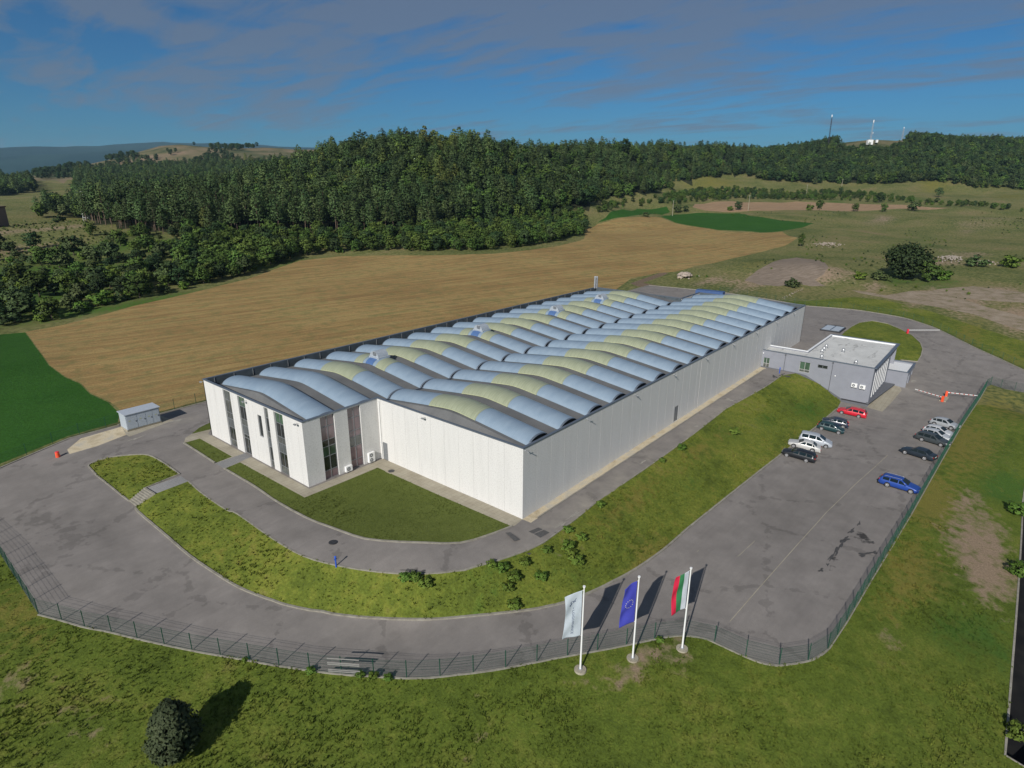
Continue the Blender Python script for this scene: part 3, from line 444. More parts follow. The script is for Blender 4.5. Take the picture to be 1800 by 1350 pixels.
def ground_part(name, mat, sel, label=None, kind='structure', z=None):
    idx = np.where(sel)[0]
    if not len(idx): return None
    f = TF[idx]; uq, inv = np.unique(f, return_inverse=True); V = np.column_stack([TV[uq], TZ[uq] if z is None else z(TV[uq], TZ[uq])])
    f = inv.reshape(-1, 3)
    n = np.cross(V[f[:, 1]]-V[f[:, 0]], V[f[:, 2]]-V[f[:, 0]]); flip = n[:, 2] < 0; f[flip] = f[flip][:, ::-1]
    me = npmesh(name, V, f, mat, True); ca = me.color_attributes.new('Col', 'FLOAT_COLOR', 'POINT')
    if mat == 'asphalt': c = np.column_stack([blob(DARKA, V), blob(PALEA, V), np.zeros(len(V)), np.ones(len(V))])
    elif mat in ('meadow', 'rough', 'slope_grass', 'crop', 'lawn', 'stubble'): c = np.column_stack([blob(DIRT, V), blob(DRY, V), blob(LUSH, V), np.ones(len(V))])
    else: c = np.zeros((len(V), 4))
    if mat in ('lawn', 'crop', 'stubble'): c[:, :3] = 0
    if len(me.vertices) == len(V): ca.data.foreach_set('color', c.astype(np.float32).ravel())
    o = bpy.data.objects.new(name, me); put(o, kind=kind); return o
zone_id = np.full(len(TF), -1)
for i, (nm, mt, pl) in enumerate(zones):
    s = (zone_id < 0) & inpoly(Cx[:, 0], Cx[:, 1], pl); zone_id[s] = i
ZOBJ = {}
for i, (nm, mt, pl) in enumerate(zones):
    o = ground_part(nm, mt, zone_id == i, z=(lambda P, z: z-1.7) if nm == 'drain_channel' else None)
    ZOBJ[i] = o
# the open land
u_, v_, d_ = project(np.column_stack([Cx, height(Cx[:, 0], Cx[:, 1])])); dep = (Cx-CAM[:2])@fh[:2]; rest = zone_id < 0
WOOD = [(135, 384), (200, 402), (300, 413), (420, 413), (520, 411), (600, 408), (700, 408), (800, 401), (880, 393), (940, 386), (985, 369), (1080, 353), (1160, 337), (1225, 316), (1300, 309), (1350, 318), (1420, 323), (1500, 327), (1560, 323), (1640, 320), (1690, 332), (1800, 336), (2200, 345), (2200, 100), (1000, 50), (135, 200)]
WOODL = [(-400, 352), (-100, 345), (70, 342), (82, 352), (82, 376), (60, 388), (150, 380), (150, 330), (60, 310), (-400, 318)]
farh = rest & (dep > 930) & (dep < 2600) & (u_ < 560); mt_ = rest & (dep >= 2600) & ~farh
mtop = rest & inpoly(u_, v_, [(1450, 200), (1450, 262), (1480, 280), (1560, 282), (1610, 262), (1620, 200)]) & (dep > 850)
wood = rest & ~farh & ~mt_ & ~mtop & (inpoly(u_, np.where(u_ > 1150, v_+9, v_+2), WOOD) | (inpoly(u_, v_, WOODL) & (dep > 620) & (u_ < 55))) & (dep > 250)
near = rest & ~farh & ~mt_ & ~wood & (((np.hypot(Cx[:, 0]-20, Cx[:, 1]+20) < 150) & (Cx[:, 1] < 20) & (Cx[:, 0] < 90)) | ((Cx[:, 0] < -33) & (Cx[:, 1] < 70) & (Cx[:, 1] > 0) & (Cx[:, 0] > -110)))
rough = rest & ~farh & ~mt_ & ~wood & ~near & ~mtop
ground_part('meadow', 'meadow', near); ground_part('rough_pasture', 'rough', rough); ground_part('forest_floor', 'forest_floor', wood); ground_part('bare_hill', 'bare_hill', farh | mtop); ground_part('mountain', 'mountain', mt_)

# kerbs and painted lines: real strips swept over the ground
def sweep(name, pts, w, h, mat, closed=False, step=1.5, sink=.25, kind='structure', off=0.):
    P = resample([np.array([p[0], p[1], 0]) for p in pts], step, closed); P = np.array(P); z = height(P[:, 0], P[:, 1]); n = len(P)
    tg = np.roll(P, -1, 0)-np.roll(P, 1, 0)
    if not closed: tg[0] = P[1]-P[0]; tg[-1] = P[-1]-P[-2]
    tg = tg[:, :2]/np.maximum(np.linalg.norm(tg[:, :2], axis=1), 1e-6)[:, None]; nn = np.column_stack([-tg[:, 1], tg[:, 0]])
    A = P[:, :2]+nn*(w/2+off); B = P[:, :2]+nn*(-w/2+off)
    V = np.concatenate([np.column_stack([A, z-sink]), np.column_stack([A, z+h]), np.column_stack([B, z+h]), np.column_stack([B, z-sink])])
    fs = []; rngn = range(n if closed else n-1)
    for i in rngn:
        j = (i+1) % n
        for a, b in ((0, 1), (1, 2), (2, 3)): fs.append((a*n+i, a*n+j, b*n+j, b*n+i))
    o = bpy.data.objects.new(name, npmesh(name, V, fs, mat)); return put(o, kind=kind)
sweep('kerb', LOW_KERB, .22, .13, 'kerb'); sweep('kerb', UP_EDGE, .15, .05, 'kerb'); sweep('kerb', LAWN_A[4:]+[LAWN_A[0]], .2, .12, 'kerb'); sweep('kerb', [LAWN_B[0], LAWN_B[3]], .2, .12, 'kerb')
sweep('kerb', ISLAND_L, .16, .10, 'kerb', True); sweep('kerb', ISLAND_R[:13], .2, .12, 'kerb'); sweep('kerb', NE_KERB, .22, .13, 'kerb'); sweep('kerb', NW_KERB[1:], .22, .12, 'kerb')
sweep('kerb', FENCE_FRONT, .16, .08, 'kerb', off=-.05); sweep('kerb', FENCE_RIGHT, .10, .04, 'kerb', off=-.1); sweep('kerb', [APRON[7]+np.array([1.2, -1.1, 0]), np.array([75, -1.15, 0])], .16, .06, 'kerb')
sweep('channel_wall', DITCH, .16, .05, 'kerb', True, sink=2.2)
def patch(name, px, mat, z=.006, label=None):     # thin real sheets lying on the tarmac
    P = resample(list(ground([p[0] for p in px], [p[1] for p in px])), .5, True); c = np.mean(P, 0); n = len(P); rings = [1, .66, .33]; V = []
    for f in rings: V += [c+(p-c)*f for p in P]
    V.append(c); V = np.array(V); V[:, 2] = height(V[:, 0], V[:, 1])+z; Fs = []
    m_ = MB(); 
    for r_i in range(2): Fs += [(r_i*n+i, r_i*n+(i+1) % n, (r_i+1)*n+(i+1) % n, (r_i+1)*n+i) for i in range(n)]
    Fs += [(2*n+i, 2*n+(i+1) % n, 3*n) for i in range(n)]
    m_.add(V, Fs); return m_.build(name, mat, kind='structure')
def splotch(u, v, ru, rv, rot, seed, mat='damp_tar', name='damp_stain'):
    rg = np.random.default_rng(seed); k = 22; a = np.linspace(0, 6.283, k, endpoint=False); r_ = 1+.35*np.sin(a*3+rg.uniform(0, 6))+.25*np.sin(a*5+rg.uniform(0, 6))+rg.normal(scale=.12, size=k); ca, sa = math.cos(R(rot)), math.sin(R(rot))
    patch(name, [(u+ru*r*math.cos(t)*ca-rv*r*math.sin(t)*sa, v+ru*r*math.cos(t)*sa+rv*r*math.sin(t)*ca) for t, r in zip(a, r_)], mat)
plain('damp_tar', (.060, .057, .055), .75, 0, .25, 3., coord='pos'); plain('repair_tar', (.085, .082, .080), .9, 0, .2, 5., coord='pos'); plain('pale_tar', (.30, .28, .24), .95, 0, .2, 2., coord='pos')
patch('tar_repair', [(929, 934), (946, 927), (966, 936), (950, 945)], 'repair_tar'); patch('tar_repair', [(888, 936), (897, 935), (914, 948), (904, 951)], 'repair_tar')
for i, (u, v, a, b, rt_) in enumerate(((1443, 1002, 5, 2.5, -30), (1455, 992, 2.5, 2, 0), (1462, 978, 9, 2.4, -50), (1472, 966, 9, 3.4, -60), (1481, 953, 8, 4, -60), (1487, 947, 6, 3.5, -20), (1497, 933, 6, 2.6, -40), (1510, 920, 4, 2, -50), (1519, 974, 10, 3, -12), (1536, 971, 7, 2.2, 0), (1533, 953, 5, 1.8, 10), (1380, 660, 9, 2.4, 14), (1362, 662, 5, 1.5, 20), (718, 1002, 10, 2.2, 3), (742, 1004, 7, 2, 0), (1466, 573, 12, 2, 8), (930, 973, 3, 1.5, 0), (978, 936, 2.5, 1.2, 0))): splotch(u, v, a, b, rt_, i)
for i, (u, v, a, b, rt_) in enumerate(((1008, 905, 12, 2, -33), (985, 922, 9, 2.5, -25), (1050, 872, 9, 1.5, -35), (1130, 812, 6, 1.2, -35), (1281, 702, 6, 1.8, 15), (1225, 749, 3, 1, 0), (310, 739, 10, 1.2, -12), (1595, 668, 16, 2, 8), (1530, 722, 9, 3, -10), (240, 770, 14, 1, -18))): splotch(u, v, a, b, rt_, 50+i, 'pale_tar', 'pale_dust')
for (a, b) in (((1313, 900), (1200, 990)), ((1200, 990), (1110, 1060)), ((1400, 785), (1450, 742)), ((1377, 905), (1280, 993)), ((1453, 900), (1283, 1092)), ((1382, 836), (1313, 900)), ((1560, 800), (1453, 900))):
    A = G(*a); B = G(*b); sweep('paving_seam', [A, B], .07, .006, 'concrete', sink=0)

# ================================================================== the factory hall
HH = 8.6; HL = 102.4; Y1 = 24.4; Y2 = 49.5; XF = -11.0; XB = 91.9; BAY = 5.8
hall = empty('factory_hall', (45, 25, 0), 0, 'long white factory hall with wavy barrel-vaulted roof of blue metal and green skylights', 'factory')
HP = (-45, -25, 0)
def bax(mb, ax, c, s0, s1, d0, d1, z0, z1, mi=0):
    return mb.box(c+d0, c+d1, s0, s1, z0, z1, mi) if ax == 'x' else mb.box(s0, s1, c+d0, c+d1, z0, z1, mi)
def shift(o, parent, off):      # parts are modelled in site coordinates, then hung on their thing
    o.parent = parent; o.location = Vector(off)+o.location; return o
def panel_wall(name, ax, c, s0, s1, z0, z1, opens, sgn=1, pw=2.6, first=None, gap=.03, mat='render_white', th=.22):
    mb = MB(); j = [s0]; x = s0+(first if first else pw)
    while x < s1-.6: j.append(x); x += pw
    j.append(s1); cuts = sorted(set([round(v, 4) for v in j+[o[0] for o in opens]+[o[1] for o in opens]]))
    for a, b in zip(cuts[:-1], cuts[1:]):
        m = (a+b)/2; a2 = a+(gap/2 if a in [round(v, 4) for v in j[1:-1]] else 0); b2 = b-(gap/2 if b in [round(v, 4) for v in j[1:-1]] else 0)
        zz = z0
        for o in sorted([o for o in opens if o[0] <= m <= o[1]], key=lambda q: q[2]):
            if o[2] > zz+.01: bax(mb, ax, c, a2, b2, 0, sgn*th, zz, o[2])
            zz = o[3]
        if zz < z1-.01: bax(mb, ax, c, a2, b2, 0, sgn*th, zz, z1)
    for q in j[1:-1]:
        if not any(o[0]-.05 < q < o[1]+.05 for o in opens): bax(mb, ax, c, q-.05, q+.05, sgn*.012, sgn*(th-.02), z0, z1, 1)
    return mb.build(name, [mat, 'joint_light'])
def window_unit(parent, off, ax, c, s0, s1, rows, sgn=1, dep=.16, cols=2, frame='window_frame', name='window'):
    """rows: [(z_low, z_high, glass)]"""
    fb = MB(); fwid = .07
    bax(fb, ax, c, s0, s0+fwid, sgn*dep, sgn*(dep+.1), rows[0][0], rows[-1][1]); bax(fb, ax, c, s1-fwid, s1, sgn*dep, sgn*(dep+.1), rows[0][0], rows[-1][1])
    for k in range(1, cols):
        m = s0+(s1-s0)*k/cols; bax(fb, ax, c, m-.035, m+.035, sgn*dep, sgn*(dep+.1), rows[0][0]+fwid, rows[-1][1]-fwid)
    zs = [rows[0][0]]+[r_[1] for r_ in rows]
    cs = [s0+fwid]+[s0+(s1-s0)*k/cols for k in range(1, cols)]+[s1-fwid]
    for i, z in enumerate(zs):
        a = z if i == 0 else z-.04; b = z+fwid if i == 0 else (z if i == len(zs)-1 else z+.04)
        for k in range(cols): bax(fb, ax, c, cs[k]+(.035 if k else 0), cs[k+1]-(.035 if k < cols-1 else 0), sgn*(dep+.002), sgn*(dep+.098), a, b)
    fr = shift(fb.build(name, frame), parent, off)
    for z0, z1, g in rows:
        for k in range(cols):
            p = MB(); bax(p, ax, c, cs[k]+.0, cs[k+1]-.0, sgn*(dep+.045), sgn*(dep+.055), z0+.0, z1-.0); po = p.build('pane', g); po.parent = fr
    return fr
def hp(o): return shift(o, hall, HP)
# openings
FW = [(41.75, 43.75), (37.85, 39.75), (32.1, 33.05), (28.65, 30.7)]
hp(panel_wall('front_wall', 'x', XF, Y1+.22, Y2, -.4, HH-.12, [(a, b, -.4 if i != 1 else 0, 8.35) for i, (a, b) in enumerate(FW)]+[(33.93, 34.9, 3.85, 6.88)], 1, 2.6, .9))
hp(panel_wall('side_wall', 'y', Y1, XF, 0, -.4, HH-.12, [(-8.6, -6.6, -.4, 8.35), (-4.7, -2.75, -.4, 8.35)], 1, 30))
hp(panel_wall('front_wall', 'x', 0, .22, Y1, -.4, HH-.12, [(22.9, 23.85, 0, 2.5)], 1, 2.35, 2.4))
hp(panel_wall('side_wall', 'y', 0, 0, 45.5, -.4, HH-.12, [(37.05, 38.4, .05, 2.55)], 1, 2.62, 2.45)); hp(panel_wall('side_wall', 'y', 0, 45.66, HL, -.4, HH-.12, [], 1, 2.62, 2.6))
hp(panel_wall('rear_wall', 'x', HL, 0, 25.4, -.4, HH-.12, [], -1)); hp(panel_wall('rear_wall', 'x', XB, 25.4, Y2, -.4, HH-.12, [], -1)); hp(panel_wall('side_wall', 'y', Y2, XF, XB, -.4, HH-.12, [], -1)); hp(panel_wall('side_wall', 'y', 25.4, XB, HL, -.4, HH-.12, [], -1))
j = MB(); j.box(45.5, 45.66, .03, .2, -.4, HH-.13); hp(j.build('expansion_joint', 'joint_dark'))
RW = [(0.0, 1.0), (1.0, 2.9), (2.9, 4.15), (4.15, 5.05), (5.05, 6.9), (6.9, 8.35)]
def rows(gl): return [(a, b, g) for (a, b), g in zip(RW, gl)]
window_unit(hall, HP, 'x', XF, *FW[0], rows(['glass_curtain', 'glass_dark', 'glass_spandrel_and_sky', 'glass_curtain', 'glass_curtain', 'glass_curtain']), frame='window_frame')
window_unit(hall, HP, 'x', XF, *FW[1], [(2.9, 4.15, 'glass_spandrel_and_sky'), (4.15, 5.05, 'glass_curtain'), (5.05, 6.9, 'glass_dark'), (6.9, 8.35, 'glass_green')], frame='window_frame')
window_unit(hall, HP, 'x', XF, *FW[2], rows(['glass_curtain', 'glass_dark', 'glass_spandrel_and_sky', 'glass_curtain', 'glass_dark', 'glass_curtain']), cols=1)
window_unit(hall, HP, 'x', XF, *FW[3], rows(['glass_curtain', 'glass_dark', 'glass_spandrel_and_sky', 'glass_curtain', 'glass_dark', 'glass_green']), frame='window_frame')
window_unit(hall, HP, 'x', XF, 33.93, 34.9, [(3.85, 6.88, 'glass_dark')], cols=1, dep=.12)
SR = [(0.0, 1.15), (1.15, 3.03), (3.03, 4.32), (4.32, 5.19), (5.19, 6.96), (6.96, 8.35)]
window_unit(hall, HP, 'y', Y1, -8.6, -6.6, [(a, b, g) for (a, b), g in zip(SR, ['glass_pink', 'glass_dark', 'glass_green', 'glass_dark', 'glass_pink', 'glass_pink'])])
window_unit(hall, HP, 'y', Y1, -4.7, -2.75, [(a, b, g) for (a, b), g in zip(SR, ['glass_pink', 'glass_pink', 'glass_curtain', 'glass_pink', 'glass_pink', 'glass_pink'])])
# entrance door of the facade
d = MB(); 
for a, b in ((37.85, 37.95), (39.65, 39.75), (38.75, 38.85)): d.box(XF+.2, XF+.3, a, b, 0, 2.88)
d.box(XF+.2, XF+.3, 37.95, 38.75, 0, .12); d.box(XF+.2, XF+.3, 38.85, 39.65, 0, .12); d.box(XF+.202, XF+.298, 37.95, 38.75, 2.3, 2.4); d.box(XF+.202, XF+.298, 38.85, 39.65, 2.3, 2.4); d.box(XF+.202, XF+.298, 37.95, 39.65, 2.8, 2.88)
dr = hp(d.build('door', 'window_frame'))
for a, b in ((37.95, 38.75), (38.85, 39.65)): g = MB(); g.box(XF+.245, XF+.255, a, b, .12, 2.8); g.build('pane', 'glass_dark').parent = dr
g = MB(); g.tube((XF+.15, 38.95, 1.0), (XF+.15, 38.95, 1.3), .02); g.build('handle', 'galv').parent = dr
def steel_door(ax, c, s0, s1, z0, z1, P=hall, off=HP, lab=None):
    m = MB(); bax(m, ax, c, s0, s1, .05, .12, z0, z1); m2 = m.build('door', 'door_grey', bevel=.01); shift(m2, P, off)
    f = MB(); bax(f, ax, c, s0, s0+.07, .02, .051, z0, z1); bax(f, ax, c, s1-.07, s1, .02, .051, z0, z1); bax(f, ax, c, s0+.07, s1-.07, .02, .051, z1-.07, z1); f.build('frame', 'window_frame').parent = m2
    h = MB(); bax(h, ax, c, s0+.15, s0+.28, -.01, .03, z0+1.0, z0+1.04); h.build('handle', 'galv').parent = m2; return m2
steel_door('x', 0, 22.9, 23.85, 0, 2.5); steel_door('y', 0, 37.05, 38.4, .05, 2.55)
# capping and inner parapet
cap = MB(); e = .07; w = .34
def capseg(x0, x1, y0, y1): cap.box(x0, x1, y0, y1, HH-.12, HH)
capseg(-e, HL+e, -e, w-e); capseg(HL-w+e, HL+e, w-e, 25.4+e); capseg(XB+e, HL-w+e, 25.4+e-w, 25.4+e); capseg(XB+e-w, XB+e, 25.4+e-w, Y2+e); capseg(XF-e, XB+e-w, Y2+e-w, Y2+e); capseg(XF-e, XF-e+w, Y1-e, Y2+e-w); capseg(XF-e+w, -e+w, Y1-e, Y1-e+w); capseg(-e, -e+w, w-e, Y1-e)
hp(cap.build('parapet_cap', 'cap_metal', bevel=.015))
ip = MB(); i0 = .225; i1 = .26
ip.box(XF+i0, XF+i1, Y1+.3, Y2-i0, 7.2, HH-.121); ip.box(XF+i1, XB-i0, Y2-i1, Y2-i0, 7.2, HH-.121); ip.box(XB-i1, XB-i0, 25.2, Y2-i1, 7.2, HH-.121); ip.box(HL-i1, HL-i0, i1, 25.2, 7.2, HH-.121); ip.box(i0, i1, i1, Y1, 7.2, HH-.121); ip.box(i1, HL-i1, i0, i1, 7.2, HH-.121)
hp(ip.build('parapet_lining', 'parapet_inner'))
for x in np.arange(XF+1.5, XB-1, 2.9):
    st = MB(); st.box(x, x+.05, Y2-.32, Y2-.262, 7.5, HH-.125); hp(st.build('parapet_strut', 'galv'))
# roof profile
BZ = 8.02; BZL = 7.78
def prof(s): q = 2*s-1; return 1.32*(math.sqrt(1+.012)-math.sqrt(q*q+.012))/(math.sqrt(1.012)-math.sqrt(.012))
def ends(k, n, a): return a+(BZ)*0
def deck(name, x0, x1, y0, y1, lo=7.75, BZ=8.02):
    nY = 28; xs = [x0, x0+.25, x0+1.0, x1-1.0, x1-.25, x1]; V = []; Fs = []
    for i in range(nY+1):
        s = i/nY; y = y0+(y1-y0)*s; z = BZ+prof(s)-.03
        for k, x in enumerate(xs): V.append((x, y, z if k in (2, 3) else min(z, lo+.25+.15*prof(s))))
    n = len(xs)
    for i in range(nY):
        for k in range(n-1): Fs.append((i*n+k, i*n+k+1, (i+1)*n+k+1, (i+1)*n+k))
    m = MB(); m.add(V, Fs); m.box(max(x0, .3), x1, y0-.45, y0, lo-.2, lo); m.box(x0, x1, y1, y1+.45, lo-.2, lo); m.box(x0, x1, y0-.01, y0+.0, lo, BZ-.03); m.box(x0, x1, y1-.0, y1+.01, lo, BZ-.03)
    return hp(m.build(name, 'roof_membrane'))
deck('roof_deck', .26, HL-.26, .75, 23.75); deck('roof_deck', XF+.26, XB-.26, 24.75, 47.9, 7.5, BZL)
mb = MB(); mb.box(.26, HL-.3, 24.2, 24.3, 7.5, 8.05); hp(mb.build('valley_gutter', 'cap_metal'))
NA = 14; RISE = .86; CH = 1.87
def arcp(t): a = (t-.5)*math.pi*.86; return CH*math.sin(a)/math.sin(math.pi*.43), RISE*(math.cos(a)-math.cos(math.pi*.43))/(1-math.cos(math.pi*.43))
def vault(name, ylen, s0, s1, mat, n, parent=None, lift=0., edge=None):
    V = []; Fs = []
    for i in range(n+1):
        s = s0+(s1-s0)*i/n
        for k in range(NA+1):
            x, z = arcp(k/NA); V.append((x*(1+lift*.4), s*ylen, z+prof(s)+lift))
    for i in range(n):
        for k in range(NA): a = i*(NA+1)+k; Fs.append((a, a+1, a+NA+2, a+NA+1))
    m = MB(); m.add(V, Fs, 0, True)
    if edge:
        for i in range(n):
            sa = s0+(s1-s0)*i/n; sb = s0+(s1-s0)*(i+1)/n
            for sg in (-1, 1): m.add([(sg*(CH+.05), sa*ylen, prof(sa)), (sg*(CH+.05), sb*ylen, prof(sb)), (sg*(CH+.05), sb*ylen, prof(sb)+.1), (sg*(CH+.05), sa*ylen, prof(sa)+.1)], [(0, 1, 2, 3)], 1)
    o = m.build(name, [mat]+([edge] if edge else [])); 
    if parent is not None: o.parent = parent
    return o
YL = 23.1
def make_vault(kind):
    sh = vault('roof_vault', YL, 0, 1, 'vault_metal', 40)
    if kind == 'plain': pass
    elif kind == 'green': vault('skylight', YL, .335, .675, 'vault_skylight', 16, sh, .02, 'vault_edge')
    else:
        vault('skylight', YL, .335, .43, 'vault_skylight', 5, sh, .02, 'vault_edge'); vault('skylight', YL, .565, .66, 'vault_skylight', 5, sh, .02, 'vault_edge')
        vault('vent_base', YL, .46, .535, 'vent_blue', 4, sh, .03)
        h = MB(); z0 = RISE+prof(.5)-.08; yc = .50*YL; n = 9
        prof_ = [(-1.0*math.cos(math.pi*i/n)*1.05, .82*math.sin(math.pi*i/n)) for i in range(n+1)]
        V = [(x*1.0+.15, yc-.95, z0+.16+z) for x, z in prof_]+[(x*1.0+.15, yc+.95, z0+.16+z) for x, z in prof_]
        # hood drum runs across the vault, open louvre facing the front
        V = [(yy-yc+.15, x_+yc-.15, z_) for x_, yy, z_ in V]
        V = [(a, b, c_) for a, b, c_ in V]
        h.add(V, [(i, i+1, n+2+i, n+1+i) for i in range(n)], 0, True); h.add(V, [tuple(range(n+1)), tuple(range(n+1, 2*n+2))[::-1]], 1)
        h.box(-.95, 1.25, yc-1.3, yc+1.1, z0-.12, z0+.16)
        hood = h.build('roof_vent', ['vent_grey', 'vent_grey']); hood.parent = sh
        l = MB(); 
        for i in range(3): l.box(-.83, -.80, yc-.55, yc+.2, z0+.35+i*.2, z0+.45+i*.2)
        l.build('louvre', 'dark_metal').parent = hood
        pass
    for s in (0.012, .988):
        g = MB()
        V = [(arcp(k/NA)[0]*.97, s*YL, arcp(k/NA)[1]*.95+prof(s)) for k in range(NA+1)]; V2 = [(x, y+.04, z) for x, y, z in V]
        g.add(V+V2, [tuple(range(NA+1)), tuple(range(NA+1, 2*NA+2))[::-1]])
        g.build('end_glazing', 'vault_end').parent = sh
    for s, sg in ((0, -1), (1, 1)):
        rm = MB()
        for k in range(NA):
            (xa, za), (xb, zb) = arcp(k/NA), arcp((k+1)/NA)
            rm.add([(xa, s*YL, za+prof(s)), (xb, s*YL, zb+prof(s)), (xb, s*YL+sg*.22, zb+prof(s)-.06), (xa, s*YL+sg*.22, za+prof(s)-.06)], [(0, 1, 2, 3)], 0, True)
        rm.build('end_rim', 'cap_metal').parent = sh
    return sh
protos = {}
def place_vault(kind, x, y0):
    if kind not in protos: o = protos[kind] = make_vault(kind)
    else: o = copy_tree(protos[kind])
    o.parent = hall; o.location = Vector(HP)+Vector((x, y0, BZ if y0 < 20 else BZL)); o.scale = (1, 1 if y0 < 20 else .972, 1); return o
for k in range(17): place_vault('green', 3.6+BAY*k, .8)
for k in range(15): place_vault('vent' if k in (1, 5, 9, 12) else 'green', 3.85+BAY*k*.993, 24.85)
for x in (-7.5, -1.9): place_vault('plain', x, 24.85)
# rain spouts and wall lamps along the parapet
for x in [.3]+[12.2+11.6*i for i in range(8)]:
    m = MB(); m.tube((x, .1, 8.25), (x, -.55, 8.12), .05, .05, 8); m.tube((x-.25, -.3, 8.2), (x+.25, -.3, 8.2), .03); hp(m.build('rain_spout', 'galv'))
for x, y, dx, dy in ((XF, 37.3, -.5, 0), (XF, 25.2, -.45, 0), (0, 15.2, -.45, 0), (XF, Y2-.1, -.3, .2)):
    m = MB(); m.tube((x, y, 8.2), (x+dx, y+dy, 8.22), .03); m.box(x+dx-.12, x+dx+.12, y+dy-.2, y+dy+.2, 8.1, 8.22); hp(m.build('wall_lamp', 'galv'))
m = MB(); m.tube((-.12, 23.98, 0), (-.12, 23.98, 8.2), .045); hp(m.build('downpipe', 'white_paint'))
m = MB(); m.tube((HL*.0+80, 49.2, 8.4), (80, 49.2, 11.3), .28, .28, 10); m.sphere((80, 49.2, 11.3), .3, 0); f1 = hp(m.build('flue_pipe', 'galv')); f2 = f1.copy(); put(f2, hall); f2.location = f1.location+Vector((.75, -.1, -.1))
f1.location += Vector((11, 0, 0)); f2.location += Vector((11, 0, 0))
fb = MB(); fb.box(0.01, .2, 24.0, Y1-.01, 0, 8.3, 0); hp(fb.build('corner_flashing', 'joint_dark'))

# ================================================================== the gatehouse annex
annex = empty('office_annex', (87, -13, -3.6), 0, 'low grey flat-roofed office block joined to the hall side, beside the red car', 'office building')
AP = (-87, 13, 3.6); AX = 76.0
def ap(o): return shift(o, annex, AP)
AO = [(-1.55, -.35, -.05, 2.05), (-9.05, -7.15, .45, 2.5), (-12.1, -10.35, 1.85, 2.5)]
ap(panel_wall('front_wall', 'x', AX, -19.7, 0, -4.6, 3.5, AO, 1, 40, mat='annex_wall'))
SO = [(77.6+i*2.2, 78.55+i*2.2, -2.2, 2.35) for i in range(6)]
ap(panel_wall('side_wall', 'y', -19.7, AX+.22, 92.6, -4.6, 3.5, [], 1, 40, mat='annex_wall')); 
m = MB(); m.box(92.38, 92.6, -19.48, -17, -4.6, 3.09); m.box(92.6, 98.5, -17.2, -17, -4.6, 3.09); m.box(98.5, 98.72, -19.7, -7.1, -4.6, 3.5); m.box(AX+4.4, 98.5, -7.32, -7.1, -1, 3.5); m.box(AX+4.4, AX+4.62, -7.1, 0, -1, 3.5); m.box(92.6, 98.5, -19.7, -19.4, 2.6, 3.5); ap(m.build('rear_wall', 'annex_wall'))
wm = MB(); wm.box(77.5, 92.3, -19.76, -19.704, -2.3, 2.35); ap(wm.build('window_surround', 'annex_wall'))
for i in range(7):
    a = 78.0+i*1.95; window_unit(annex, AP, 'y', -19.93, a, a+.85, [(-2.15, 2.2, 'glass_spandrel_and_sky')], 1, .13, 1, 'window_frame')  # bluish-grey panes: the reflected sky is put into the glass colour
    p = MB(); p.box(a-.56, a-.06, -19.83, -19.762, -2.3, 2.35); ap(p.build('window_fin', 'white_paint'))
window_unit(annex, AP, 'x', AX, -9.05, -7.15, [(.45, 1.0, 'glass_curtain'), (1.0, 2.5, 'glass_green')], 1, .1, 2, 'window_frame_light')
window_unit(annex, AP, 'x', AX, -12.1, -10.35, [(1.85, 2.5, 'glass_dark')], 1, .1, 2, 'window_frame')
window_unit(annex, AP, 'x', AX, -1.55, -.35, [(-.05, .9, 'glass_curtain'), (.9, 2.05, 'glass_green')], 1, .1, 2, 'window_frame_light', 'door')
# roofs with white-lined parapets
m = MB(); m.box(AX+.22, 98.5, -19.48, -7.32, 3.1, 3.22); m.box(AX+.22, AX+4.4, -7.32, 0, 3.1, 3.22); ap(m.build('roof', 'annex_roof'))
c = MB(); ez = 3.5; c.box(AX-.08, AX+.3, -20.1, -.02, ez, ez+.12); c.box(AX+.3, 98.9, -20.1, -19.6, ez-.05, ez+.12); c.box(98.5, 98.9, -19.6, -6.95, ez, ez+.12); ap(c.build('parapet_cap', 'cap_metal', bevel=.01))
c = MB(); c.box(AX+4.3, 98.5, -7.32, -6.98, ez, ez+.12); c.box(AX+4.3, AX+4.7, -6.98, -.02, ez, ez+.12); c.box(AX+.222, AX+.25, -19.48, -.02, 3.22, 3.49); c.box(AX+.25, 98.5, -19.48, -19.45, 3.22, 3.44); c.box(98.46, 98.499, -19.45, -7.33, 3.22, 3.49); ap(c.build('parapet_lining', 'annex_white'))
# dark plinth that follows the slope of the bank
V = []; ys = [0, -7.6, -8.6, -15.4, -19.72]; zt = [.25, .12, .0, -3.25, -3.35]
m = MB(); V = [(AX-.03, y, -4.6) for y in ys]+[(AX-.03, y, z) for y, z in zip(ys, zt)]+[(AX-.002, y, z) for y, z in zip(ys, zt)]
m.add(V, [(i, i+1, 6+i, 5+i) for i in range(4)]+[(5+i, 6+i, 11+i, 10+i) for i in range(4)]); ap(m.build('plinth', 'annex_dark'))
m = MB(); m.prism([(AX-.3, -19.45), (AX-.3, -19.9), (91.4, -21.5), (91.4, -19.72), (AX+.2, -19.72), (AX+.0, -19.45)], -3.15, -2.9); ap(m.build('window_ledge', 'annex_dark', bevel=.02))
m = MB(); m.box(AX-.14, AX-.004, -19.6, -15.3, -3.3, -3.12); ap(m.build('ledge_trim', 'dark_metal'))
for y, zb in ((-4.4, .1), (-12.9, -2.0)):
    m = MB(); m.tube((AX-.07, y, zb-.2), (AX-.07, y, 3.3), .05); m.box(AX-.17, AX-.01, y-.12, y+.12, 3.2, 3.45); ap(m.build('downpipe', 'annex_dark'))
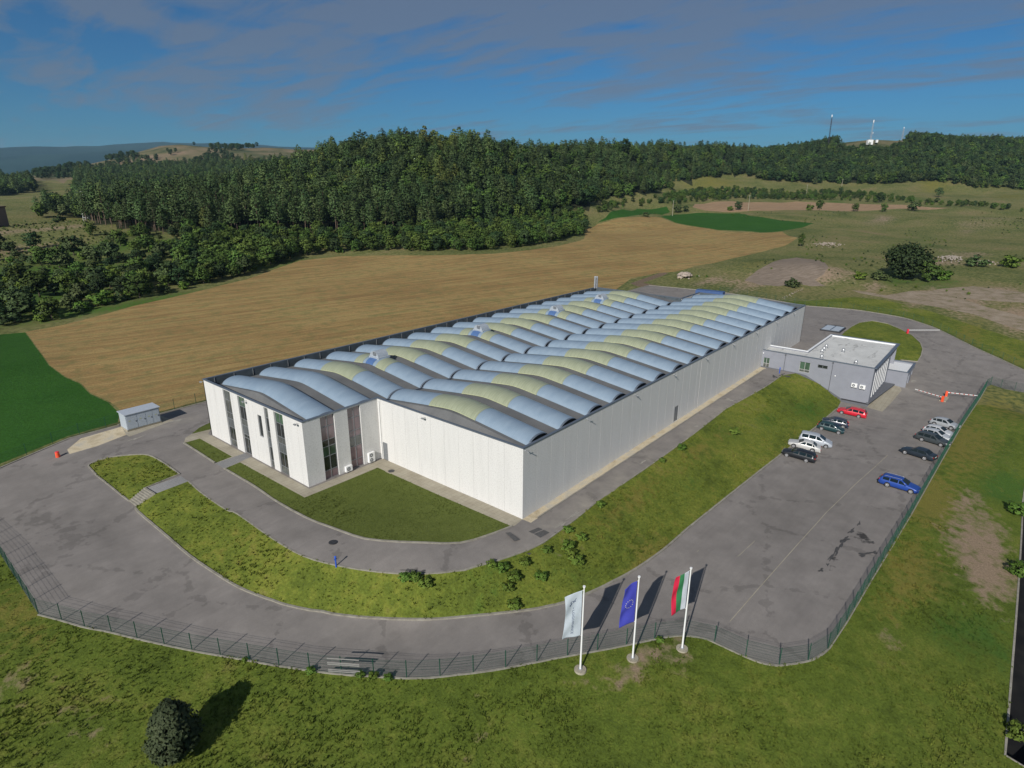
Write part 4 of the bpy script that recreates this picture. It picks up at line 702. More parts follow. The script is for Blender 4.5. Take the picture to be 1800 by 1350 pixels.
for y, z in ((-.2, 2.9), (-13.6, .9)):
    m = MB(); m.sphere((AX-.06, y, z), .13, 0, 8, 6, (.5, 1, 1)); ap(m.build('wall_light', 'white_paint'))
# entrance block
m = MB(); m.box(91.7, 91.92, -23.3, -19.72, -4.4, -.35); m.box(91.92, 100.5, -23.3, -23.08, -1.2, -.35); m.box(94.5, 96.5, -23.3, -23.08, -4.4, -1.2); m.box(100.28, 100.5, -23.08, -17.0, -4.4, -.35); m.box(91.92, 100.28, -19.9, -19.72, -4.4, -.9); ap(m.build('porch_wall', 'annex_wall'))
m = MB(); m.box(91.92, 100.28, -23.08, -17.2, -.85, -.7); ap(m.build('porch_roof', 'annex_white'))
m = MB(); m.box(91.64, 92.0, -23.36, -19.73, -.35, -.25); m.box(92.0, 100.56, -23.36, -23.0, -.35, -.25); m.box(100.2, 100.56, -23.0, -17, -.35, -.25); ap(m.build('porch_cap', 'cap_metal'))
window_unit(annex, AP, 'y', -17.33, 93.2, 97.9, [(-.6, .6, 'glass_dark'), (.6, 2.2, 'glass_curtain')], 1, .0, 3, 'window_frame')
# cowls on the roof
def cowl(x, y, lab):
    m = MB(); m.box(-.3, .3, -.3, .3, 0, .25); m.tube((0, 0, .25), (0, 0, .55), .17); o = m.build('roof_cowl', 'galv', None, 0, label=lab, cat='roof vent', group='vents on the office roof'); 
    m = MB(); m.tube((0, 0, .55), (0, 0, .8), .34, .26, 10); m.tube((0, 0, .8), (0, 0, .95), .26, .05, 10); m.build('cap', 'galv').parent = o
    o.location = (x, y, 3.2); return o
from collections import OrderedDict
for (u, v), lab in OrderedDict([((1452, 611.5), 'metal roof cowl farthest back in the row of three on the office roof'), ((1448, 616), 'metal roof cowl in the middle of the row of three on the office roof'), ((1444.5, 620), 'metal roof cowl nearest in the row of three on the office roof'), ((1482, 619), 'metal roof cowl standing alone mid-roof on the grey office'), ((1444, 630), 'metal roof cowl by the front parapet left of the downpipe'), ((1504, 640), 'metal roof cowl by the front parapet above the wall air conditioners')]).items():
    p = PZ(u, v, 3.3); cowl(p[0], min(max(p[1], -18.8), -8), lab)
def ac_unit(name, loc, rz, lab, wall=True, fans=1):
    o = empty(name, loc, rz, lab, 'air conditioner', 'air conditioner units on the walls')
    hgt = .75 if fans == 1 else 1.35; m = MB(); m.box(-.35, 0, -.48, .48, 0, hgt); m.build('casing', 'cream' if False else 'white_paint', o, .015)
    for k in range(fans):
        f = MB(); zc = hgt*(k+.5)/fans; f.tube((-.352, .1, zc), (-.37, .1, zc), .26, .26, 14); g = f.build('fan_grille', 'door_grey', o)
        g2 = MB(); g2.tube((-.371, .1, zc), (-.385, .1, zc), .07, .07, 8); g2.build('hub', 'white_paint').parent = g
    b = MB()
    for y in (-.35, .35): b.box(-.38, .02, y-.02, y+.02, -.06 if wall else -.12, -.0)
    b.build('bracket', 'galv', o); return o
ac_unit('air_conditioner', (AX-.05, -17.05, -.5), 0, 'left one of the two white air conditioners on the grey office wall')
ac_unit('air_conditioner', (AX-.05, -18.4, -.55), 0, 'right one of the two white air conditioners on the grey office wall')
ac_unit('air_conditioner', (-5.35, Y1-.03, .14), R(90), 'small white air conditioner on the ground between the tall pink windows')
ac_unit('air_conditioner', (-1.75, Y1-.03, .14), R(90), 'tall two-fan white air conditioner beside the inner corner of the hall', True, 2)
# ================================================================== vegetation
def quads(P, Nn, size, rg, aspect=1.3):
    n = len(P); a = rg.normal(size=(n, 3)); t1 = np.cross(Nn, a); t1 /= np.maximum(np.linalg.norm(t1, axis=1), 1e-6)[:, None]; t2 = np.cross(Nn, t1); t2 /= np.maximum(np.linalg.norm(t2, axis=1), 1e-6)[:, None]
    s = (size*rg.uniform(.6, 1.3, n))[:, None]*.5; t1 = t1*s*aspect; t2 = t2*s
    V = np.stack([P-t1-t2*.5, P-t1*.1-t2, P+t1-t2*.1, P+t1*.1+t2], 1).reshape(-1, 3); return V, np.arange(4*n).reshape(-1, 4)
def clump_pts(c, rad, n, rg):
    d = rg.normal(size=(n, 3)); d /= np.linalg.norm(d, axis=1)[:, None]; r_ = rg.uniform(.55, 1.05, n)[:, None]
    nn = d+rg.normal(scale=.55, size=(n, 3)); nn[:, 2] += .35; nn /= np.linalg.norm(nn, axis=1)[:, None]; return c+d*r_*rad, nn
def crown_mesh(name, clumps, per, size, mat, rg):
    P = []; Q = []
    for c, rad in clumps: p, n = clump_pts(np.array(c), np.array(rad), per, rg); P.append(p); Q.append(n)
    P = np.concatenate(P); Q = np.concatenate(Q); V, Fq = quads(P, Q, size, rg); me = npmesh(name, V, Fq, mat, True)
    ctr = np.array([P[:, 0].mean(), P[:, 1].mean(), P[:, 2].mean()]); o_ = P-ctr; o_[:, 2] *= .5; o_ /= np.maximum(np.linalg.norm(o_, axis=1), 1e-3)[:, None]
    nn = o_*.9+Q*.8+np.array([0, 0, .25]); nn /= np.linalg.norm(nn, axis=1)[:, None]
    if len(me.vertices) == len(V): me.normals_split_custom_set_from_vertices(np.repeat(nn, 4, 0).astype(np.float32))
    return me
def trunk_mesh(name, hgt, r0, limbs, mat, rg, n=7):
    m = MB(); pts_ = [Vector((0, 0, -.5))]; k = 5; dx, dy = rg.normal(scale=.02*hgt, size=2)
    for i in range(1, k+1): pts_.append(Vector((dx*(i/k)**2+rg.normal(scale=.004*hgt), dy*(i/k)**2+rg.normal(scale=.004*hgt), hgt*i/k)))
    for i in range(k): m.tube(pts_[i], pts_[i+1], r0*(1-.85*i/k), r0*(1-.85*(i+1)/k), n, cap=False)
    for (z, a, l) in limbs:
        b = Vector((dx*(z/hgt)**2, dy*(z/hgt)**2, z)); m.tube(b, b+Vector((math.cos(a)*l, math.sin(a)*l, l*.6)), r0*.35, r0*.08, 5, cap=False)
    me = bpy.data.meshes.new(name); me.from_pydata(m.v, [], m.f); me.materials.append(MATS[mat])
    for p in me.polygons: p.use_smooth = True
    return me
def pine_proto(i, mat='pine_leaf'):
    rg = np.random.default_rng(100+i); H = 16.; cl = []; base = rg.uniform(.28, .42); z = base*H
    while z < H*.97:
        t = (z-base*H)/(H*(1-base)); R0 = (2.75*(1-t**3.2)**.8+.5)*rg.uniform(.75, 1.2); nb = max(3, int(6.5*(1-t)+2)); a0 = rg.uniform(0, 6.28)
        for b in range(nb):
            a = a0+b*6.28/nb+rg.normal(scale=.3); rr = R0*rg.uniform(.5, .95); cl.append(((math.cos(a)*rr*.75, math.sin(a)*rr*.75, z+rg.normal(scale=.25)-rr*.06), (R0*.42+.3, R0*.42+.3, .42+.25*(1-t))))
        z += rg.uniform(.8, 1.15)
    cl.append(((0, 0, H-.5), (.9, .9, .7)))
    return crown_mesh('crown', cl, 13, .62, mat, rg), trunk_mesh('trunk', H*.93, .2, [(base*H*.8, rg.uniform(0, 6), 1.2), (base*H*.95, rg.uniform(0, 6), 1.6)], 'bark', rg)
def broad_proto(i, mat='broad_leaf', H=9., W=3.4, low=.04, ncl=46, per=24, size=.55):
    rg = np.random.default_rng(200+i); cl = []
    for k in range(ncl):
        d = rg.normal(size=3); d /= np.linalg.norm(d); rr = rg.uniform(.45, .95); zc = H*(.5+low/2); hz = H*(.5-low/2)
        cl.append(((d[0]*W*rr*.85, d[1]*W*rr*.85, zc+d[2]*hz*rr*.85), np.array((1, 1, .75))*rg.uniform(.5, 1.1)*W*.30))
    return crown_mesh('crown', cl, per, size, mat, rg), trunk_mesh('trunk', H*.7, .028*H*.8, [(H*.3, rg.uniform(0, 6), W*.6), (H*.38, rg.uniform(0, 6), W*.55), (H*.3, rg.uniform(0, 6), W*.5), (H*.5, rg.uniform(0, 6), W*.4)], 'bark_dark', rg)
PROTO = {('pine', 0): pine_proto(0), ('pine', 1): pine_proto(1), ('pine', 2): pine_proto(2), ('pine', 3): pine_proto(3, 'pine_leaf_yellow')}
for i, (mt, H, Wd) in enumerate((('broad_leaf', 9, 3.6), ('broad_leaf', 8, 3.9), ('broad_leaf_dark', 10, 3.8), ('broad_leaf_grey', 7, 3.4))): PROTO[('broad', i)] = broad_proto(i, mt, H, Wd)
for i, mt in enumerate(('weed_leaf', 'broad_leaf_grey')): PROTO[('bush', i)] = broad_proto(10+i, mt, 3.2, 2.3, .0, 30, 22, .42)
PROTO[('broad', 9)] = broad_proto(40, 'broad_leaf_dark', 13, 7.2, .0, 130, 34, .6)
FIRST = {}
def plant_tree(kind, i, x, y, h, label, cat, group, name, widen=1., dz=0.):
    cr, tk = PROTO[(kind, i)]; H0 = {'pine': 16., 'broad': {0: 9, 1: 8, 2: 10, 3: 7, 9: 13}.get(i, 9) if kind == 'broad' else 9, 'bush': 3.2}[kind]; s = h/H0
    o = empty(name, onground(x, y, dz), rng.uniform(0, 6.28), label, cat, group); o.scale = (s*widen, s*widen, s)
    c = bpy.data.objects.new('crown', cr); put(c, o); t = bpy.data.objects.new('trunk', tk); put(t, o); FIRST.setdefault((kind, i), c); return o
def scatter(poly, step, dmin, dmax, extra=None, jitter=.42, hgt=14):
    nx = np.arange(dmin-20, dmax+20, step); ny = np.arange(-1.05*dmax, 1.05*dmax, step); A, B = np.meshgrid(nx, ny); A = A.ravel()+rng.uniform(-jitter, jitter, A.size)*step; B = B.ravel()+rng.uniform(-jitter, jitter, B.size)*step
    ok = (np.abs(B) < A*.98) & (A > dmin) & (A < dmax); A = A[ok]; B = B[ok]; r0 = np.array([-fh[1], fh[0]])
    X = CAM[0]+A*fh[0]+B*r0[0]; Y = CAM[1]+A*fh[1]+B*r0[1]; Z = height(X, Y); u, v, _ = project(np.column_stack([X, Y, Z]))
    ok = inpoly(u, v, poly) & (u > -130) & (u < 1930)
    if extra is not None: ok &= extra(u, v, A)
    X, Y, Z, u, v, A = (q[ok] for q in (X, Y, Z, u, v, A))
    vis = np.ones(len(X), bool)                                      # leave out what no one can see behind a ridge
    for f in np.linspace(.35, .96, 14):
        hx = height(CAM[0]+(X-CAM[0])*f, CAM[1]+(Y-CAM[1])*f); vis &= hx+3 < CAM[2]+(Z+hgt-CAM[2])*f
    return np.column_stack([X, Y, Z, A, u, v])[vis]
def not_clear(u, v, D): return ~inpoly(u, v, [(1468, 243), (1474, 262), (1500, 268), (1560, 266), (1590, 256), (1596, 240)])
pA = scatter(WOOD, 4.9, 250, 470, lambda u, v, D: u < 1335)
pB = scatter(WOOD, 6.4, 470, 720, lambda u, v, D: (u < 1335) & not_clear(u, v, D)); pC = scatter(WOOD, 7.6, 720, 1130, not_clear)
pL = scatter(WOODL, 7.5, 300, 940, lambda u, v, D: (D < 560) | (u < 60))
pines = np.concatenate([pA, pB, pC[pC[:, 4] < 1330], pL[pL[:, 4] < 90]]); rbroad = np.concatenate([pC[pC[:, 4] >= 1330], pL[pL[:, 4] >= 90]])
SCRUB = [(-120, 575), (-120, 440), (60, 436), (100, 425), (150, 395), (200, 402), (300, 413), (520, 411), (700, 408), (880, 393), (985, 369), (1020, 380), (1033, 396), (1025, 413), (983, 425), (933, 433), (867, 440), (733, 443), (600, 444), (527, 452), (480, 467), (433, 483), (360, 501), (300, 515), (233, 529), (177, 543), (110, 560), (45, 573)]
BAND = [(1036, 378), (1060, 362), (1100, 352), (1160, 347), (1250, 332), (1330, 333), (1420, 338), (1500, 336), (1600, 352), (1700, 360), (1850, 372), (1850, 377), (1700, 365), (1600, 358), (1500, 354), (1400, 351), (1290, 351), (1215, 356), (1180, 361), (1080, 366), (1055, 380)]
s1_ = scatter(SCRUB, 4.4, 120, 560, lambda u, v, D: (u > 300) | (rng.random(len(u)) < np.clip(.18+(v-450)/110*.5+np.clip((u-120)/250, 0, 1)*.5, .05, .85)), hgt=6)
s2_ = scatter(BAND, 6.0, 380, 900, lambda u, v, D: rng.random(len(u)) < np.where(u > 1450, .42, .8), hgt=5)
s3_ = scatter([(60, 330), (60, 300), (300, 250), (450, 255), (480, 262), (400, 285), (250, 312), (120, 322)], 15, 1000, 1480, lambda u, v, D: hnoise(u*7., v*20., 300, 9) > .02, hgt=5)
SPROTO = [('pine', 0), ('pine', 1), ('pine', 2), ('pine', 3), ('broad', 0), ('broad', 1), ('broad', 2), ('broad', 3), ('bush', 0), ('bush', 1)]
bulk = []
def hgt_of(kind, D): return {'pine': rng.choice([rng.uniform(11, 15), rng.uniform(14, 19)]), 'broad': rng.uniform(5.5, 10), 'bush': rng.uniform(2, 4)}[kind]
def where_u(u):
    for lim, nm in ((220, 'beside the lattice pylon'), (380, 'above the left scrub'), (520, 'above the widest scrub'), (640, 'above the middle field edge'), (760, 'behind the leafy hedge'), (880, 'right of the wood centre'), (1000, 'near the tall pale pole')):
        if u < lim: return nm
    return 'at the right end of the wood'
PENDING = []
TENS = ['zero', 'ten', 'twenty', 'thirty', 'forty', 'fifty', 'sixty', 'seventy', 'eighty', 'ninety', 'hundred']
def place_words(x, y, z):      # where in the photo it stands
    u, v, _ = project(np.array([[x, y, z]])); U = float(u[0])/18
    if U < 0: return 'just beyond the left edge', float(u[0])
    if U > 100: return 'just beyond the right edge', float(u[0])
    if U < 3: return 'at the left edge of the photo', float(u[0])
    k = int(round(U/2.5)); n = k*2.5; w = TENS[int(n//10)] if int(n//10) else ''
    w = (w+' '+{0: '', 2: 'two', 5: 'five', 7: 'seven'}[int(n % 10)]).strip() if n > 9.9 else {2: 'two', 5: 'five', 7: 'seven'}[int(n)]
    return w+' percent across the photo', float(u[0])
def label_pending():
    g = {}
    for o, base, x, y, z in PENDING: w, u = place_words(x, y, z); g.setdefault(base+', '+w, []).append((u, o))
    nm = ['one', 'two', 'three', 'four', 'five', 'six', 'seven', 'eight', 'nine', 'ten', 'eleven', 'twelve']; od = ['leftmost', 'second', 'third', 'fourth', 'fifth', 'sixth', 'seventh', 'eighth', 'ninth', 'tenth', 'eleventh']
    for t, lst in g.items():
        lst.sort(key=lambda q: q[0]); n = len(lst)
        for i, (u, o) in enumerate(lst): o['label'] = t if n == 1 else t+', '+('rightmost' if i == n-1 else od[min(i, 10)])
def where_f(u):
    for lim, nm in ((100, 'at the far left edge'), (220, 'above the green crop corner'), (330, 'above the left end of the stubble'), (480, 'below the left pines'), (640, 'at the middle field edge'), (800, 'behind the hall roof line'), (930, 'right of the middle field edge')):
        if u < lim: return nm
    return 'at the tip of the wood'
yell = lambda x, y: hnoise(x, y, 38, 21) > .24
pines = pines[np.argsort(pines[:, 3])]
for k, (x, y, z, D, u, v) in enumerate(pines):
    deep = (u > 740) & (u < 930) & (D > 330) & (D < 520)
    pi = 3 if (deep and yell(np.array([x]), np.array([y]))[0]) or rng.random() < .02 else int(rng.integers(0, 3)); h = hgt_of('pine', D)
    wh = where_u(u); hw_ = 'tall' if h > 15.5 else 'shorter'; rk_ = 'front rank' if D < 312 else 'second rank' if D < 322 else 'third rank'; hw_ = 'very tall' if h > 17.3 else 'tall' if h > 15 else 'middling' if h > 13 else 'short'
    if k < 300: PENDING.append((None, ('yellowish pine, ' if pi == 3 else hw_+' dark pine, ')+rk_, x, y, z+h*.6)); o_ = plant_tree('pine', pi, x, y, h, 'pine', 'pine tree', 'pines in the front ranks of the wood', 'pine_tree'); PENDING[-1] = (o_,)+PENDING[-1][1:]
    else: 
        pb = .16+.34*(hnoise(np.array([x]), np.array([y]), 45, 44)[0] > .02)+.12*(D > 470)
        bulk.append((x, y, z, h/16*rng.uniform(.85, 1.12), pi) if rng.random() > pb else (x, y, z, rng.uniform(1.05, 1.75), 4+int(rng.choice([0, 1, 2, 3], p=[.35, .3, .25, .1]))))
scr = np.concatenate([s1_, s2_]); scr = scr[np.argsort(scr[:, 3])]
for k, (x, y, z, D, u, v) in enumerate(scr):
    L = u < 330; kd = 'bush' if (rng.random() < (.6 if L else .15)) else 'broad'; i = int(rng.integers(0, 2)) if kd == 'bush' else (int(rng.choice([0, 1, 2, 3], p=[.2, .2, .3, .3])) if L else int(rng.choice([0, 1, 2, 3], p=[.4, .35, .2, .05])))
    h = rng.uniform(2, 3.6) if kd == 'bush' else rng.uniform(4.5, 8.5); 
    if u > 1036: h *= .8
    if k < 300: o_ = plant_tree(kd, i, x, y, h, 'tree', 'shrub' if kd == 'bush' else 'tree', 'shrubs in the scrub belt' if kd == 'bush' else 'leafy trees in the scrub belt', 'shrub' if kd == 'bush' else 'leafy_tree', 1.15); PENDING.append((o_, ('greyish ' if (kd, i) in (('bush', 1), ('broad', 3)) else 'dark ' if (kd, i) == ('broad', 2) else 'fresh green ')+('low shrub' if kd == 'bush' else 'tall tree' if h > 7.2 else 'middling tree' if h > 5.8 else 'small tree')+(' by the field edge' if D < 235 else ' deeper in the scrub'), x, y, z+h*.5))
    else: bulk.append((x, y, z, h/{'bush': 3.2, 'broad': 8.5}[kd], (8+i) if kd == 'bush' else 4+i))
label_pending()
for x, y, z, D, u, v in rbroad: 
    pn = rng.random() < .25; bulk.append((x, y, z, rng.uniform(.75, 1.05), int(rng.integers(0, 3))) if pn else (x, y, z, rng.uniform(1.1, 1.75), 4+int(rng.choice([0, 1, 2, 3], p=[.2, .2, .5, .1]))))
for x, y, z, D, u, v in s3_: bulk.append((x, y, z, rng.uniform(.8, 1.4), 6))
for kd in SPROTO:
    if kd not in FIRST: p = G(150, 470); plant_tree(kd[0], kd[1], p[0]+rng.uniform(-9, 9), p[1]+rng.uniform(-9, 9), 5, 'lone bush among the rough grass left of the pine wood', 'shrub', 'bushes left of the wood', 'shrub')
B_ = np.array(bulk); me = bpy.data.meshes.new('forest'); me.vertices.add(len(B_)); me.vertices.foreach_set('co', (B_[:, :3]-np.array([0, 0, .3])).astype(np.float32).ravel())
def pattr(nm, tp, dat): a = me.attributes.new(nm, tp, 'POINT'); a.data.foreach_set('value', dat)
pattr('pidx', 'INT', B_[:, 4].astype(np.int32)); pattr('psc', 'FLOAT', B_[:, 3].astype(np.float32)); pattr('prot', 'FLOAT', rng.uniform(0, 6.28, len(B_)).astype(np.float32))
fo = bpy.data.objects.new('forest', me); put(fo, None, 'deep mass of dark pines and leafy trees covering the hills behind the fields', 'forest', None, 'stuff')
gt = bpy.data.node_groups.new('scatter_trees', 'GeometryNodeTree'); gt.interface.new_socket('Geometry', in_out='INPUT', socket_type='NodeSocketGeometry'); gt.interface.new_socket('Geometry', in_out='OUTPUT', socket_type='NodeSocketGeometry')
gi = gt.nodes.new('NodeGroupInput'); go = gt.nodes.new('NodeGroupOutput'); jn = gt.nodes.new('GeometryNodeJoinGeometry')
def named(nm, tp): a = gt.nodes.new('GeometryNodeInputNamedAttribute'); a.data_type = tp; a.inputs[0].default_value = nm; return [s for s in a.outputs if s.enabled and s.name == 'Attribute'][0]
ai = named('pidx', 'INT'); asc = named('psc', 'FLOAT'); ar = named('prot', 'FLOAT'); rx = gt.nodes.new('ShaderNodeCombineXYZ'); gt.links.new(ar, rx.inputs[2])
for i, kd in enumerate(SPROTO):
    cp = gt.nodes.new('FunctionNodeCompare'); cp.data_type = 'INT'; cp.operation = 'EQUAL'; ins = [s for s in cp.inputs if s.enabled]; gt.links.new(ai, ins[0]); ins[1].default_value = i
    oi = gt.nodes.new('GeometryNodeObjectInfo'); oi.inputs[0].default_value = FIRST[kd]; oi.transform_space = 'ORIGINAL'; oi.inputs['As Instance'].default_value = True
    ip_ = gt.nodes.new('GeometryNodeInstanceOnPoints'); gt.links.new(gi.outputs[0], ip_.inputs['Points']); gt.links.new(cp.outputs[0], ip_.inputs['Selection']); gt.links.new(oi.outputs['Geometry'], ip_.inputs['Instance']); gt.links.new(rx.outputs[0], ip_.inputs['Rotation']); gt.links.new(asc, ip_.inputs['Scale']); gt.links.new(ip_.outputs[0], jn.inputs[0])
gt.links.new(jn.outputs[0], go.inputs[0]); md = fo.modifiers.new('scatter', 'NODES'); md.node_group = gt
ps = np.concatenate([scatter([(1040, 395), (1150, 372), (1450, 372), (1700, 370), (1930, 372), (1930, 590), (1720, 545), (1500, 515), (1200, 485), (1400, 430), (1440, 395), (1200, 372)], 4.6, 150, 560, lambda u, v, D: (hnoise(u*6, v*14, 260, 61)+rng.uniform(-.3, .3, len(u)) > .27), hgt=3), scatter([(-120, 380), (150, 382), (200, 420), (180, 540), (-120, 570)], 2.6, 120, 400, lambda u, v, D: rng.random(len(u)) < .5, hgt=3)])
B2_ = np.array([(x, y, z, rng.uniform(.08, .30), 8+int(rng.random() < .55)) for x, y, z, D, u, v in ps]); me2 = bpy.data.meshes.new('pasture_weeds'); me2.vertices.add(len(B2_)); me2.vertices.foreach_set('co', B2_[:, :3].astype(np.float32).ravel())
for nm, tp, dat in (('pidx', 'INT', B2_[:, 4].astype(np.int32)), ('psc', 'FLOAT', B2_[:, 3].astype(np.float32)), ('prot', 'FLOAT', rng.uniform(0, 6.28, len(B2_)).astype(np.float32))): me2.attributes.new(nm, tp, 'POINT').data.foreach_set('value', dat)
pw = bpy.data.objects.new('pasture_weeds', me2); put(pw, None, 'low weeds and seedlings dotted over the rough pastures', 'weeds', None, 'stuff'); pw.modifiers.new('scatter', 'NODES').node_group = gt
# bushes and trees one can point to
def at_px(u, v): p = G(u, v); return p[0], p[1]
WEEDS = [((713, 1020), 1.0, 'green bush at the top of the front bend bank, leftmost of a cluster'), ((731, 1036), 1.1, 'green bush in the middle of the cluster on the bank by the front bend'), ((750, 1040), 1.2, 'rounded green bush at the right of the cluster on the front bank'), ((863, 995), .9, 'green bush at the upper road edge where the front bank turns'), ((883, 1003), 1.1, 'leafy bush in the thick patch on the bank near the hall corner'), ((902, 1018), 1.2, 'tall leafy bush in the heart of the thick bank patch'), ((894, 1036), 1.1, 'low bush at the foot of the thick bank patch'), ((921, 992), 1.0, 'leafy bush right of the thick patch near the road edge'), ((953, 1018), 1.1, 'single green bush halfway down the bank below the manhole covers'), ((961, 970), .9, 'small bush on the bank edge just below the dark manhole patches'), ((997, 964), 1.2, 'bush topping the column of three bushes on the bank'), ((1003, 977), 1.1, 'middle bush of the column of three on the bank'), ((1014, 990), 1.3, 'lowest bush of the column of three on the bank'), ((1023, 948), 1.0, 'bush alone on the upper bank right of the column of three'), ((999, 935), .9, 'small bush at the bank edge opposite the hall corner'), ((903, 1068), 1.2, 'green bush by the lower kerb left of the flags'), ((1055, 890), .9, 'small bush at the bank edge along the side road'), ((1290, 762), 1.4, 'dark green bush alone in the middle of the long bank'), ((1197, 790), 1.1, 'dark green bush on the top edge of the long bank'), ((1164, 812), .8, 'small pale bush on the top edge of the long bank'),
         ((547, 1183), 0.68, 'small bush at the foot of the front fence left of the white rails'), ((633, 1189), 0.68, 'bush at the fence right beside the white rails'), ((655, 1192), 0.75, 'bush at the front fence between posts, right of the white rails'), ((682, 1194), 0.68, 'bush at the front fence just left of the kerb gap'), ((1160, 1128), .6, 'tiny bush by the fence between two flagpoles'), ((430, 1162), 0.45, 'tiny weed bush growing at the left part of the front fence')]
for (u, v), h, lab in WEEDS:
    x, y = at_px(u, v); plant_tree('bush', 0, x, y, h*.78, lab, 'bush', None, 'bush', 1.4)
BIGS = [((1788, 1010), 'bush', 0, 1.6, 1.2, 'bush growing at the wall of the dark channel, right edge'), ((1785, 1295), 'bush', 0, 1.3, 1.2, 'bush at the near end of the dark channel'), ((1793, 905), 'bush', 0, 1.8, 1.3, 'bush at the far part of the channel wall, right edge'), ((1590, 492), 'broad', 9, 14.5, 1.08, 'large dark spreading tree standing alone in the rough pasture'), ((1628, 496), 'broad', 0, 9., 1.2, 'lighter green tree on the right flank of the large dark tree'), ((1655, 492), 'bush', 0, 4., 1.3, 'bush at the right foot of the large dark tree'), ((1545, 492), 'bush', 1, 3.5, 1.5, 'yellowish bush left of the large dark tree'), ((1510, 490), 'bush', 0, 2.6, 1.6, 'low bush beyond the verge left of the large dark tree'), ((1393, 505), 'bush', 1, 3.2, 1.3, 'low bush at the foot of the ploughed earth mound'), ((1407, 433), 'broad', 1, 7.5, .55, 'small slim tree by the line of rubble'),
        ((1297, 369), 'broad', 2, 9, 1.2, 'dark bush cluster beside the pole by the far green field'), ((1283, 370), 'bush', 0, 4, 1.3, 'low bush left of the pole by the far green field'), ((1440, 369), 'broad', 0, 10, 1., 'round tree at the near edge of the pale tilled field'), ((1422, 369), 'bush', 0, 5, 1.2, 'small round bush left of the round tree by the tilled field'), ((1503, 371), 'broad', 1, 7.5, 1., 'middle round bush along the lower edge of the tilled field'), ((1553, 372), 'broad', 0, 8, 1.1, 'second round bush from the right by the tilled field'), ((1605, 371), 'broad', 3, 9, 1.3, 'grey-green tree group at the right end of the tilled field'), ((1190, 374), 'broad', 3, 8.5, 1.2, 'grey-green bush beside the pole at the corner of the green field'), ((1205, 373), 'broad', 2, 7, 1.2, 'dark bush at the upper left corner of the far green field'), ((1135, 381), 'bush', 1, 3.5, 1.5, 'low grey bush between the two strips of green crop'),
        ((1775, 470), 'bush', 0, 5, 1.4, 'dark bush near the right edge beyond the large tree'), ((1715, 468), 'bush', 1, 4.5, 1.6, 'grey-green bush in the hollow right of the large tree'), ((1650, 345), 'broad', 3, 10, 1., 'grey-green tree in the clearing below the right wood'), ((1180, 335), 'broad', 0, 11, 1., 'bright green tree at the edge of the far clearing'), ((1545, 355), 'broad', 2, 11, 1.1, 'dark tree in the meadow below the masts'), ((70, 520), 'broad', 0, 8.5, 1.25, 'bright leafy tree at the lower left end of the scrub'), ((190, 455), 'broad', 2, 8, 1.3, 'round dark tree alone in the scrub left of the wood'), ((104, 392), 'bush', 1, 4, 1.2, 'small bush on the sunlit hillside at the far left'), ((180, 536), 'bush', 0, 4, 1.3, 'yellow-green bush at the near edge of the left scrub'), ((1471, 249), 'broad', 2, 12, 1.3, 'dark round tree beside the white cabins on the mast hill')]
for (u, v), kd, i, h, w_, lab in BIGS:
    x, y = at_px(u, v) if v > 300 else tuple(PD(u, 250, 1000)[:2]); plant_tree(kd, i, x, y, h, lab, 'bush' if kd == 'bush' else 'tree', None, 'bush' if kd == 'bush' else 'leafy_tree', w_)
# the young tree at the bottom left, whose shadow tip fixes its height
tip = G(458, 1188); hs = np.linspace(3, 16, 200); sv = np.array([math.cos(R(14.5)), math.sin(R(14.5))])/math.tan(SUN_EL)
err = []
for h in hs: p = PZ(292, 1240, -4.2+h); err.append(np.hypot(*(p[:2]+sv*h-tip[:2])))
hb = hs[int(np.argmin(err))]; tp = PZ(292, 1240, -4.2+hb); print('near tree h', hb, min(err), tp)
rg = np.random.default_rng(5); cl = []; hb = float(hb)
for k in range(175):
    t_ = rg.uniform(0, 1)**.8; zc = hb*(.12+.84*t_); rad_ = hb*.40*(1-t_)**.62*(.55+.45*min(1, t_*5))+.12; a = rg.uniform(0, 6.28); r_ = rad_*rg.uniform(.45, .95)
    cl.append(((math.cos(a)*r_, math.sin(a)*r_, zc), np.array((1, 1, .8))*rg.uniform(.25, .72)))
nt_ = empty('young_tree', onground(tp[0], tp[1]), 0, 'young conical tree with dull grey-green leaves standing alone in the foreground grass', 'tree')
put(bpy.data.objects.new('crown', crown_mesh('crown', cl, 110, .19, 'near_leaf', rg)), nt_); put(bpy.data.objects.new('trunk', trunk_mesh('trunk', hb*.9, .13, [(hb*.25, 1, 1), (hb*.35, 3, 1), (hb*.45, 5, .9)], 'bark_dark', rg, 9)), nt_)

